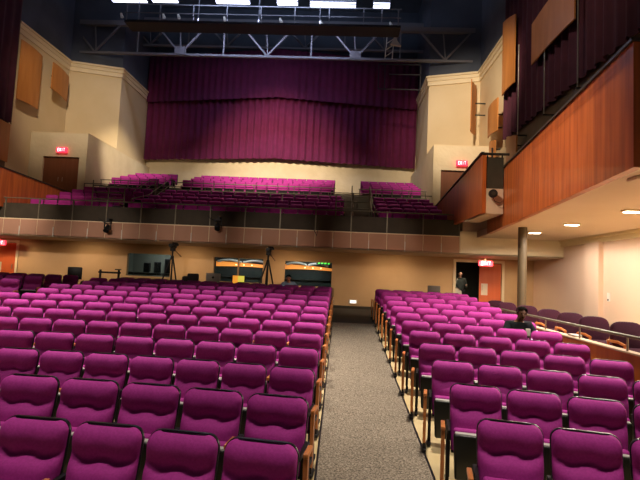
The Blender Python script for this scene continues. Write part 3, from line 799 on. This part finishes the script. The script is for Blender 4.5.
curtain([(mx(XU-.16), 5.0), (mx(XU-.14), 15), (mx(XU-.16), 20.7)], A+6.15, ZC+3, .08, .5, M['curtain_dark'], 'side_curtain', 'dark maroon curtain at the left edge of the hall', .05, 6)
for y, zt, w in ((13.8, 8.6, 'nearest'), (16.1, 8.6, 'middle'), (18.5, 8.6, 'farthest')):
    t = thing('metal_pole', '%s thin pale pole standing against the dark right curtain' % w, 'pole', (6.62, y, A+5.7), 0, 'pale poles before the right curtain')
    MB().tube([(0,0,.0), (0,0,zt-5.0)], .022).build('shaft', M['steel'], t); MB().box(-.05, .34, -.04, .04, -.04, .0).build('bracket', M['black'], t)

# ------------------------------------------------------------------ roof steel
def truss(y, z0, z1, label, x0=-15.6, x1=7.3, node=4.8, start=-9.27, gusset=True):
    t = thing('roof_truss', label, 'truss', (XM, y, z0))
    h = z1-z0
    MB().bar((x0-XM, 0, 0), (x1-XM, 0, 0), .16, .12).build('lower_chord', M['truss'], t)
    MB().bar((x0-XM, 0, h), (x1-XM, 0, h), .22, .26).build('upper_chord', M['truss'], t)
    x = start
    while x > x0+2: x -= node
    while x < x1+1.5:
        for dx in (-1.35, 1.35):
            a, c = (x-XM, 0, .05), (x+dx-XM, 0, h-.1)
            if x0 < x < x1 and x0 < x+dx < x1: MB().bar(a, c, .09, .09).build('web_member', M['truss'], t)
        if x0 < x < x1:
            MB().bar((x-XM+.05, .06, 0), (x-XM-.12, .06, h), .06).build('web_member', M['truss'], t)
            if gusset and round((x-start)/node) % 2 == 0: MB().box(x-XM-.3, x-XM+.3, -.1, .1, .0, .42).build('gusset_plate', M['truss'], t)
        if x0 < x+node/2 < x1: MB().bar((x+node/2-XM, 0, 0), (x+node/2-XM, 0, h), .07).build('web_member', M['truss'], t)
        x += node
    return t
truss(25.2, A+11.65, A+13.35, 'long steel roof truss crossing in front of the top of the rear curtain')
truss(21.5, A+11.6+1.5, A+14.9, 'dark steel roof truss nearest the camera, near the top edge', start=-6.9, gusset=False)
truss(28.2, A+13.6, A+15.2, 'dark steel roof truss farthest back under the roof', start=-7.5, gusset=False)
for i, y in enumerate((18.5, 20.5, 22.5, 24.3, 26.3, 28.3)):
    tag(MB().bar((XLW, y, ZRF-.2), (XR, y, ZRF-.2), .15, .3).build('roof_purlin', M['truss']), 'dark steel purlin under the roof deck, %s from the front' % ORD[i], 'beam', 'purlins under the roof')
# catwalk with lights
cw_ = thing('catwalk', 'dark lighting catwalk below the bright strip lights', 'catwalk', (-5, 23.6, A+12.35))
MB().box(-6.5, 7.5, -.5, .5, .0, .12).build('deck', M['walkdeck'], cw_)
for dz in (.5, .95): MB().tube([(-6.5, -.48, dz), (7.5, -.48, dz)], .025).build('hand_rail', M['truss'], cw_)
for j in range(9): MB().bar((-6.4+1.72*j, -.48, .1), (-6.4+1.72*j, -.48, .95), .05).build('post', M['truss'], cw_)
for j in range(5): MB().bar((-6.2+3.2*j, .45, .1), (-6.2+3.2*j, .45, ZRF-A-12.35-.02), .05).build('hanger', M['truss'], cw_)
segs = [(112,147,0),(152,178,0.2),(216,250,1.5),(277,298,3),(310,356,5.5),(373,390,6.5)]
nm = ['leftmost', 'second from left', 'third from left', 'third from right', 'second from right', 'rightmost']
for i, (a, c, yy) in enumerate(segs):
    p, q = at_y(a, yy, 24.0), at_y(c, yy+.045*(c-a), 24.0)
    t = thing('strip_light', '%s of the bright cool white strip lights at the top edge' % nm[i], 'strip light', ((p.x+q.x)/2, 24.0, p.z), 0, 'strip lights over the catwalk')
    h = (q.x-p.x)/2
    MB().box(-h, h, -.15, .15, .0, .35).build('housing', M['truss'], t)
    MB().box(-h+.02, h-.02, -.13, .13, -.05, -.001).box(-h+.02, h-.02, -.158, -.151, .04, .12).build('tube', M['strip'], t)
    MB().bar((0, 0, .35), (0, 0, ZRF-p.z-.003), .05).build('hanger', M['truss'], t)
for i, (px, py) in enumerate([(121,15),(163,15.5),(178,16),(224,18.5),(280,20),(320,22),(390,24)]):
    p = at_y(px, py, 25.0)
    t = thing('stage_lamp', '%s small pale lamp clamped on the truss top chord, from the left' % ORD[i], 'lamp', p, 0, 'small lamps on the truss')
    MB().tube([(0,0,.08), (.09,-.02,-.14)], [.06,.09], 10).build('body', M['white'], t, True); MB().box(-.03,.03,-.02,.1,.06,.14).build('clamp', M['steel'], t)
# vertical lattice and dark screen frame at right
p = at_y(389, 45, 24.6)
t = thing('lattice_ladder', 'pale steel lattice ladder hanging below the catwalk at right', 'lattice', (p.x, 24.6, A+11.45))
for s in (-1, 1): MB().bar((s*.19, 0, 0), (s*.19+.1, 0, 1.75), .05).build('stile', M['silver'], t)
for j in range(5): MB().bar((-.19+.02*j, 0, .1+.35*j), (.19+.02*j, 0, .38+.35*j), .035).build('rung', M['silver'], t)
t = thing('stage_lamp', 'pale lamp fixed to the lattice ladder', 'lamp', (p.x+.3, 24.4, A+12.1))
MB().prism_y([(-.25,.0),(.3,-.08),(.1,.2),(.05,.42),(-.02,.42)], -.08, .08).build('body', M['silver'], t); MB().box(-.05,.05,.0,.12,.1,.2).build('clamp', M['steel'], t)
a, c = at_y(379, 64, 24.6), at_y(420, 90, 24.6)
t = thing('screen_frame', 'dark empty rectangular frame hanging below the lattice at right', 'frame', (a.x, 24.6, c.z))
W, Hh = c.x-a.x, a.z-c.z
for q0, q1 in (((0,0,0),(W,0,0)), ((0,0,Hh),(W,0,Hh)), ((0,0,0),(0,0,Hh)), ((W,0,0),(W,0,Hh)), ((W*.15,0,0),(W*.15,0,Hh)), ((.25*W,0,Hh*.6),(W,0,Hh*.6))): MB().bar(q0, q1, .05).build('bar', M['walkdeck'], t)

# spotlights on the balcony front
for i, (px, py) in enumerate(((109, 223), (219, 221))):
    p = at_y(px, py, 16.35)
    t = thing('spotlight', 'black spotlight hanging on the balcony front, %s one' % ('left', 'right')[i], 'spotlight', (p.x, 16.3, p.z), 0, 'spotlights on the balcony front')
    MB().tube([(0,.0,-.14), (0,-.14,-.3)], [.075,.095], 14).tube([(0,.02,-.08),(0,.0,-.14)], [.05,.075], 14).build('can', M['black'], t, True)
    MB().box(-.12,-.1,-.06,.0,-.25,.02).box(.1,.12,-.06,.0,-.25,.02).box(-.12,.12,-.06,.0,.02,.05).build('yoke', M['black'], t)
    MB().box(-.04,.04,-.04,.19,.05,.16).build('clamp', M['black'], t)
    MB().tube([(-.02,.0,-.05),(-.12,.0,.0),(-.35,.08,.1),(-.42,.1,.2)], .012).build('cable', M['black'], t)
tag(MB().tube([tuple(at_y(x_, y_, 16.38)) for x_, y_ in ((309,222),(313,228),(317,236),(318,229),(319,222))], .014).build('hanging_cable', M['black']), 'thin black cable looping down the balcony front near the aisle', 'cable')

# ------------------------------------------------------------------ things in the rear cross aisle
ZX = SL*YL+.014
def tripod(x, y, h, spread, label):
    t = thing('tripod', label, 'tripod', (x, y, ZX)); hub = h-.45
    for a in (PI/2+.3, PI*7/6+.1, -PI/6-.1):
        l_ = MB().tube([(.03*math.cos(a), .03*math.sin(a), hub), (spread*.5*math.cos(a), spread*.5*math.sin(a), hub*.5), (spread*math.cos(a), spread*math.sin(a), .012)], [.03,.026,.018]).build('leg', M['black'], t)
        MB().ball((spread*math.cos(a), spread*math.sin(a), .02), .02, 8).build('foot', M['black'], l_)
    MB().tube([(0,0,hub*.45), (0,0,h-.2)], .028).build('column', M['black'], t)
    MB().ball((0,0,hub), .06, 10).build('hub', M['black'], t); MB().box(-.08,.08,-.08,.08,h-.24,h-.13,.02).build('head', M['black'], t)
    MB().tube([(.05,.05,h-.2), (.2,.35,h-.42)], .012).build('pan_handle', M['black'], t)
    c = thing('video_camera', label.replace('tall black tripod', 'black video camera on the tripod').replace('standing ', ''), 'camera', (x, y, ZX+h-.128))
    MB().box(-.075,.075,-.18,.2,.0,.15,.02).build('body', M['black'], c)
    MB().tube([(0,-.18,.08), (0,-.31,.08)], [.05,.06], 14).build('lens', M['black'], c, True)
    MB().box(-.03,.16,-.02,.06,.151,.2,.01).build('handle', M['black'], c); MB().box(.08,.2,-.06,.02,.08,.15,.01).build('viewfinder', M['black'], c)
tripod(-6.0, 16.9, 2.12, .62, 'tall black tripod standing before the left rear window')
tripod(-2.56, 16.9, 2.12, .6, 'tall black tripod standing between the rear windows')
# table with computer
t = thing('folding_table', 'dark table behind the last row between the two tripods', 'table', (-4.35, 16.5, ZX))
MB().box(-1.15,1.35,-.3,.3,.66,.7,.008).build('table_top', M['black'], t)
for sx in (-1.05, 1.25):
    for sy in (-.25, .25): MB().box(sx-.02,sx+.02,sy-.02,sy+.02,0,.659).build('leg', M['black'], t)
t = thing('desktop_computer', 'silver all-in-one computer seen from behind on the dark table', 'computer', (-4.38, 16.5, ZX+.702))
MB().box(-.25,.25,-.02,.03,.1,.46,.012).build('case', M['silver'], t)
MB().prism_x([(.03,0),(.1,0),(.1,.012),(.04,.2),(.025,.2)], -.08, .08).build('stand', M['silver'], t)
mb = MB(); mb.ball((-.018,-.024,.32), .028, 12, (1,.15,1)).ball((.018,-.024,.32), .028, 12, (1,.15,1)).ball((0,-.024,.30), .03, 12, (1,.15,1)).ball((.012,-.024,.362), .012, 8, (.6,.2,1.3)); mb.build('logo_mark', M['black'], t)
t = thing('padded_chair', 'black high-backed chair beside the silver computer', 'chair', (-5.0, 16.05, ZX))
MB().box(-.2,.2,.14,.22,.5,1.12,.04).build('backrest', M['blackcloth'], t, True); MB().box(-.22,.22,-.2,.2,.42,.5,.03).build('seat', M['blackcloth'], t, True)
MB().tube([(0,0,.06),(0,0,.42)], .03).build('column', M['black'], t)
for a in range(5): MB().tube([(0,0,.07),(.26*math.cos(a*1.257),.26*math.sin(a*1.257),.03)], .02).build('leg', M['black'], t)
t = tag(MB().box(-5.45,-5.22,16.38,16.6,ZX+.702,ZX+1.02,.06).build('camera_bag', M['blackcloth'], None, True), 'soft black bag on the dark table left of the black chair', 'bag')
t = thing('laptop', 'small laptop with orange and yellow screen before the middle window', 'laptop', (-3.5, 16.55, ZX+.702))
MB().box(-.21,.21,-.02,.0,.1,.42,.004).build('lid', M['black'], t); MB().box(-.2,-.02,-.028,-.0205,.14,.41).build('screen', M['screen'], t); MB().box(-.02,.2,-.028,-.0205,.2,.41).build('screen_right', M['screen2'], t)
MB().box(-.21,.21,-.14,.14,.0,.02,.004).build('base', M['black'], t); MB().box(-.03,.03,.0,.03,.02,.12).build('hinge_stand', M['black'], t)
def office_chair(loc, label, bw, bh, top, m, rz=0):
    t = thing('office_chair', label, 'chair', loc, rz)
    MB().box(-bw/2,bw/2,.16,.22,top-bh,top,.025).build('backrest', m, t, True); MB().box(-.22,.22,-.22,.18,.42,.49,.03).build('seat', m, t, True)
    MB().box(-.03,.03,.22,.25,.4,top-.05).build('back_bar', M['black'], t)
    for s in (-1,1): MB().tube([(s*.26,-.2,.45),(s*.3,-.22,.68),(s*.3,.12,.7),(s*.22,.19,.6)], .018).build('armrest', M['black'], t, True)
    for sx in (-.2,.2):
        for sy in (-.2,.18): MB().tube([(sx,sy,.43),(sx*1.1,sy*1.1,.01)], .015).build('leg', M['black'], t)
    return t
office_chair((-9.05, 16.0, ZX), 'black armchair standing against the tan wall at the left', .46, .42, 1.16, M['black'], .3)
office_chair((3.12, 16.1, ZX), 'dark grey armchair behind the last row near the dark doorway', .42, .4, 1.08, M['riser'], -.2)
t = thing('equipment_rack', 'low black metal stand behind the last row left of the left window', 'stand', (-7.85, 16.1, ZX))
for sx in (-.32,.32): MB().box(sx-.03,sx+.03,-.03,.03,0,1.12,.008).build('leg', M['black'], t)
MB().box(-.38,.38,-.04,.04,1.0,1.06,.008).build('cross_bar', M['black'], t); MB().box(.2,.38,-.06,.06,1.122,1.16,.01).build('clamp', M['black'], t)
for sx in (-.32,.32): MB().box(sx-.03,sx+.03,-.25,.25,0.002,.04,.008).build('base_bar', M['black'], t)
for i, x in enumerate((-2.0, -1.15, -.45)):
    t = thing('side_chair', '%s of three tan backed chairs below the right rear window' % ('leftmost', 'middle', 'rightmost')[i], 'chair', (x, 17.6, ZX), 0, 'tan chairs below the right window')
    MB().box(-.26,.26,.15,.2,.45,.82,.02).build('backrest', M['cream_chair'], t); MB().box(-.24,.24,-.22,.2,.4,.45,.015).build('seat', M['cream_chair'], t)
    for sx in (-.22,.22):
        for sy in (-.2,.17): MB().box(sx-.015,sx+.015,sy-.015,sy+.015,0,.4).build('leg', M['black'], t)
p = at_y(353, 301.8, 18.95)
t = thing('step_light', 'small bright oblong light low on the tan wall at the end of the aisle', 'light', (p.x, 18.99, p.z))
MB().box(-.16,.16,-.03,-.001,-.08,.08,.008).build('frame', M['white'], t); MB().box(-.11,.11,-.04,-.031,-.045,.045).build('lens', M['led_white'], t)

# ------------------------------------------------------------------ people
def skin_obj(name, verts, edges, radii, m, parent, lv=2):
    me = bpy.data.meshes.new(name); me.from_pydata(verts, edges, []); me.update(); me.materials.append(m)
    o = link(bpy.data.objects.new(name, me), parent)
    md = o.modifiers.new('skin', 'SKIN'); md.use_smooth_shade = True
    for i, sv in enumerate(me.skin_vertices[0].data):
        r = radii[i]; sv.radius = (r, r) if not isinstance(r, tuple) else r; sv.use_root = i == 0
    s = o.modifiers.new('sub', 'SUBSURF'); s.levels = lv; s.render_levels = lv
    return o
def body(parent, J, m, name='body', grow=0, parts=('torso','head','arms','legs')):
    V, E, R = [], [], []
    def add(p, r, link_to=None):
        V.append(tuple(p)); R.append(r); i = len(V)-1
        if link_to is not None: E.append((link_to, i))
        return i
    g = grow
    pel = add(J['pelvis'], (.15+g, .11+g))
    wa = add(J['waist'], (.13+g, .1+g), pel); ch = add(J['chest'], (.16+g, .115+g), wa)
    nb = add(J['neckbase'], .075+g, ch)
    if 'head' in parts:
        n1 = add(J['neck'], .055, nb); h1 = add(J['jaw'], (.065, .075), n1); h2 = add(J['head'], (.077, .092), h1); add(J['crown'], (.05, .06), h2)
    for s in 'LR':
        if 'arms' in parts:
            sh = add(J['sh'+s], .062+g, ch); el = add(J['el'+s], .042+g, sh); wr = add(J['wr'+s], .03+g, el)
            if 'head' in parts:
                w = Vector(J['wr'+s]); d = (w-Vector(J['el'+s])).normalized(); side = d.cross(Vector((0,1,.2))).normalized(); dn = side.cross(d)
                pm = add(w+d*.06, .028, wr)
                for q, (ln) in enumerate((.06,.075,.07,.05)):
                    f1 = add(w+d*.1+side*(-.03+.02*q), .009, pm); f2 = add(w+d*(.1+ln*.6)+side*(-.032+.021*q)+dn*.01, .008, f1); add(w+d*(.1+ln)+side*(-.032+.021*q)+dn*.03, .007, f2)
                t1 = add(w+d*.05-side*.04, .011, pm); add(w+d*.09-side*.055+dn*.015, .009, t1)
        if 'legs' in parts:
            hp = add(J['hp'+s], .088+g, pel); kn = add(J['kn'+s], .06+g, hp); an = add(J['an'+s], .042+g, kn)
            add(Vector(J['an'+s])+Vector(J['toe']), (.045, .035), an)
    return skin_obj(name, V, E, R, m, parent)
def head_bits(t, hd, face, skin, hairm, r=.085, glasses=False):
    """hd: centre of the head, face: unit vector the face looks along"""
    hd = Vector(hd); f = Vector(face).normalized(); s = f.cross(Vector((0,0,1))).normalized(); u = s.cross(f)
    mb = MB()
    bm2 = bmesh.new(); bmesh.ops.create_uvsphere(bm2, u_segments=20, v_segments=12, radius=r*1.12)
    dele = [v for v in bm2.verts if v.co.dot(f) > r*.45 and v.co.dot(u) < r*.7 or v.co.dot(u) < -r*.35]
    bmesh.ops.delete(bm2, geom=dele, context='VERTS'); bmesh.ops.translate(bm2, vec=hd+u*.03, verts=bm2.verts); mb.add(bm2)
    mb.build('hair', hairm, t, True)
    mb = MB(); mb.ball(hd+f*(r*1.02)-u*.01, .017, 8, (1,1,1.5)); mb.build('nose', skin, t, True)
    for k in (-1, 1):
        MB().ball(hd+s*k*r*.92, .022, 8, (.6,1,1.5)).build('ear', skin, t, True)
        MB().ball(hd+f*r*.93+s*k*.03+u*.022, .012, 8).build('eye', M['hair'], t, True)
    mb = MB(); mb.ball(hd+f*r*.93-u*.048, .022, 8, (1.2,.5,.35)); mb.build('mouth', M['exit_red'] if 0 else M['cherry_dark'] if 0 else M['hair'], t, True)
# seated man on the right
yk = row_y(7, 3.22)
sx_, sy_ = 3.2, yk-.5; fz = zf(sy_)
t = thing('person', 'person in a charcoal jacket seated near the side rail, head bowed over a phone', 'person', (sx_, sy_, fz))
J = dict(pelvis=(0,.0,.50), waist=(0,.1,.64), chest=(0,.1,.82), neckbase=(0,.06,.96), neck=(0,.03,1.02), jaw=(0,-.04,1.06), head=(0,-.05,1.135), crown=(0,-.04,1.2),
  shL=(-.19,.08,.91), elL=(-.28,-.03,.68), wrL=(-.1,-.25,.74), shR=(.19,.08,.91), elR=(.28,-.03,.68), wrR=(.08,-.25,.74),
  hpL=(-.1,.0,.5), knL=(-.13,-.42,.52), anL=(-.12,-.46,.1), hpR=(.1,.0,.5), knR=(.13,-.42,.52), anR=(.12,-.46,.1), toe=(0,-.14,-.05))
body(t, J, M['skin'])
body(t, J, M['jacket'], 'jacket', .022, ('arms',)); 
V2 = [J['pelvis'], J['hpL'], J['knL'], J['anL'], J['hpR'], J['knR'], J['anR']]
skin_obj('trousers', V2, [(0,1),(1,2),(2,3),(0,4),(4,5),(5,6)], [.15,.105,.078,.06,.105,.078,.06], M['trousers'], t)
head_bits(t, (0,-.05,1.125), (0,-1,-.35), M['skin'], M['hair'])
ph = thing('phone', 'white phone held by the seated person in the charcoal jacket', 'phone', (sx_, sy_-.36, fz+.82))
MB().box(-.05,.03,-.02,.0,-.05,.07,.006).build('body', M['white'], ph); MB().box(-.045,.02,.0005,.002,-.035,.06).build('screen', M['screen2'] if 0 else M['paper'], ph)
# person in the doorway
px_, py_ = 4.86, 19.75
t = thing('person', 'person in a grey-green jacket standing in the dark doorway with a white bag', 'person', (px_, py_, .98))
J = dict(pelvis=(0,0,.88), waist=(0,0,1.04), chest=(0,-.02,1.24), neckbase=(0,-.03,1.4), neck=(0,-.04,1.46), jaw=(0,-.06,1.50), head=(0,-.05,1.575), crown=(0,-.04,1.64),
  shL=(-.18,0,1.33), elL=(-.24,.02,1.06), wrL=(-.16,-.18,.98), shR=(.18,0,1.33), elR=(.25,.02,1.06), wrR=(.2,-.2,1.1),
  hpL=(-.09,0,.84), knL=(-.11,-.02,.47), anL=(-.11,.03,.08), hpR=(.09,0,.84), knR=(.11,-.02,.47), anR=(.11,.03,.08), toe=(0,-.14,-.04))
body(t, J, M['skin_light'])
body(t, J, M['jacket_green'], 'jacket', .028, ('arms',))
V2 = [J['pelvis'], J['hpL'], J['knL'], J['anL'], J['hpR'], J['knR'], J['anR']]
skin_obj('trousers', V2, [(0,1),(1,2),(2,3),(0,4),(4,5),(5,6)], [.155,.11,.08,.06,.11,.08,.06], M['trousers'], t)
head_bits(t, (0,-.05,1.565), (-.4,-1,-.2), M['skin_light'], M['hair'])
bg = thing('shoulder_bag', 'white shoulder bag hanging from the person in the doorway', 'bag', (px_-.2, py_-.24, 1.85))
MB().prism_y([(-.16,-.14),(.22,-.2),(.2,.02),(.02,.1),(-.12,.12)], -.06, .04).build('pouch', M['bag'], bg)
MB().tube([(-.08,0,.1),(-.02,.02,.32),(.06,.08,.5)], .022).build('strap', M['bag'], bg)
# person crouched behind the last row, pale blue shirt
px_, py_ = -1.7, 16.15
t = thing('person', 'person in a pale blue shirt sitting behind the last row below the right window', 'person', (px_, py_, ZX), PI*.1)
J = dict(pelvis=(0,.1,.5), waist=(0,.11,.66), chest=(0,.06,.84), neckbase=(-.02,-.01,.97), neck=(-.03,-.04,1.02), jaw=(-.04,-.1,1.05), head=(-.05,-.11,1.12), crown=(-.05,-.09,1.18),
  shL=(-.19,.05,.91), elL=(-.29,-.1,.74), wrL=(-.14,-.33,.78), shR=(.19,.05,.91), elR=(.31,-.1,.76), wrR=(.15,-.33,.78),
  hpL=(-.1,.05,.5), knL=(-.15,-.35,.5), anL=(-.12,-.4,.08), hpR=(.1,.05,.5), knR=(.15,-.35,.5), anR=(.12,-.4,.08), toe=(0,-.12,-.04))
body(t, J, M['skin_light'])
body(t, J, M['blue_shirt'], 'shirt', .025, ('arms',))
V2 = [J['pelvis'], J['hpL'], J['knL'], J['anL'], J['hpR'], J['knR'], J['anR']]
skin_obj('trousers', V2, [(0,1),(1,2),(2,3),(0,4),(4,5),(5,6)], [.15,.105,.078,.06,.105,.078,.06], M['trousers'], t)
head_bits(t, (-.05,-.11,1.11), (0,-1,-.5), M['skin_light'], M['hair'])
t = thing('stool', 'low black stool beneath the person in the pale blue shirt', 'stool', (px_, py_+.08, ZX))
MB().tube([(0,0,.30),(0,0,.34)], .17, 20).build('seat', M['black'], t)
for a in range(3): MB().tube([(.1*math.cos(a*2.09),.1*math.sin(a*2.09),.3),(.17*math.cos(a*2.09),.17*math.sin(a*2.09),.005)], .014).build('leg', M['black'], t)

# ------------------------------------------------------------------ lights
def area(name, loc, target, size, power, col, spread=180, sy=None):
    l = bpy.data.lights.new(name, 'AREA'); l.energy = power; l.color = col; l.size = size; l.spread = math.radians(spread)
    if sy: l.shape = 'RECTANGLE'; l.size_y = sy
    o = bpy.data.objects.new(name, l); C.objects.link(o); o.location = loc
    o.rotation_euler = (Vector(target)-Vector(loc)).to_track_quat('-Z', 'Y').to_euler(); return o
def spot(name, loc, target, ang, power, col, blend=.5, r=.15):
    l = bpy.data.lights.new(name, 'SPOT'); l.energy = power; l.color = col; l.spot_size = math.radians(ang); l.spot_blend = blend; l.shadow_soft_size = r
    o = bpy.data.objects.new(name, l); C.objects.link(o); o.location = loc
    o.rotation_euler = (Vector(target)-Vector(loc)).to_track_quat('-Z', 'Y').to_euler(); return o
WARM = (1,.80,.58); WH = (1,.86,.74)
for x in (-9.0, -3.7, 2.2):
    spot('house_light', (x, 8.0, 15.2), (x*.95, 8.6, 0), 40, 12500, WH, 1.0, .3)
for x in (-5.5, -.5, 3.2):
    spot('house_light', (x, 1.6, 15.0), (x*.8, 3.2, 0), 34, 3000, WH, .9, .25)
for x, pw in ((-11, 500), (-4.0, 2700), (2.2, 2000)):
    spot('balcony_light', (x, 21.5, 15.6), (x, 22.4, 5.5), 62, pw, WARM, .9, .3)
spot('curtain_light', (-4.2, 16.0, 13.8), (-4.2, 29, 7.4), 50, 12500, WARM, 1.0, .12)
spot('wall_wash', (2.0, 13.0, 13.2), (6.4, 26, 9.3), 46, 6800, WARM, .8, .3)
spot('wall_wash', (-9.4, 13.0, 13.2), (-14, 26, 9.5), 44, 3400, WARM, .9, .3)
spot('gallery_wash', (-4.0, 6.5, 12.0), (3.9, 10.5, 4.4), 46, 5200, WARM, .9, .3)
spot('gallery_wash', (-6.0, 8.5, 11.0), (-12.4, 17.5, 5.0), 26, 3800, WARM, .9, .3)
for x, pw in ((-11.5, 3600), (-8.5, 2600), (-5.5, 1900), (-2.3, 1500), (1.2, 1400)):
    spot('fascia_wash', (x*.9, 5.5, 5.4), (x, 16.5, 3.3), 19, pw*.7, (1,.8,.66), 1.0, .1)
spot('wall_wash', (-4.5, 19, 13.5), (-12.4, 26.2, 7.6), 26, 5500, (1,.84,.62), .8, .2)
for y in (7.0, 9.3, 11.7, 13.9):
    spot('downlight_lamp', (5.5, y, SOF-.07), (5.65, y, 0), 176, 330, (1,.88,.76), .3, .1)
for x in (-13.4, 5.35):
    spot('vestibule_lamp', (x, 17.6, ZS-.06), (x, 18.3, 0), 160, 150, (1,.72,.42), .6, .1)
for x in (-10, -6, -2, 2):
    spot('under_balcony_lamp', (x, 17.6, ZS-.06), (x, 18.8, 0), 160, 110, (1,.72,.44), .8, .1)
spot('lobby_fill', (4.9, 19.3, 3.1), (4.9, 19.9, 1.6), 120, 28, (1,.85,.65), .6, .05)  # added fill without a fixture, brightens the person in the doorway
area('booth_fill', (-7.7, 20.2, 3.1), (-7.7, 21.0, 1.8), .8, 22, (.8,.85,.85))  # added fill without a fixture, lifts the left booth interior
for x in (-4.2, -1.3): area('booth_fill', (x, 20.0, 3.12), (x, 20.9, 2.3), .6, 26, (.8,.88,.9))  # two more added fills, so the curved ducts show
area('roof_fill', (-4, 22, A+12.7), (-4, 21.5, 30), 8, 560, (.6,.72,1), 180, 1.0)  # added upward light without a fixture, lifts the dark roof deck
spot('curtain_fill', (-3, 9, 15.5), (6.8, 14.5, 11.5), 50, 1500, WARM, 1.0, .3)
area('strip_glow', (-4.4, 23.9, A+13.1), (-4.4, 24.3, 0), 9, 260, (.65,.7,1), 180, .3)
w = bpy.data.worlds.new('world'); w.use_nodes = True; bpy.context.scene.world = w
w.node_tree.nodes['Background'].inputs[0].default_value = (.55,.5,.55,1); w.node_tree.nodes['Background'].inputs[1].default_value = .05
vs_ = bpy.context.scene.view_settings; vs_.view_transform = 'Standard'; vs_.look = 'None'; vs_.gamma = 1; vs_.exposure = 0
vs_.use_curve_mapping = False
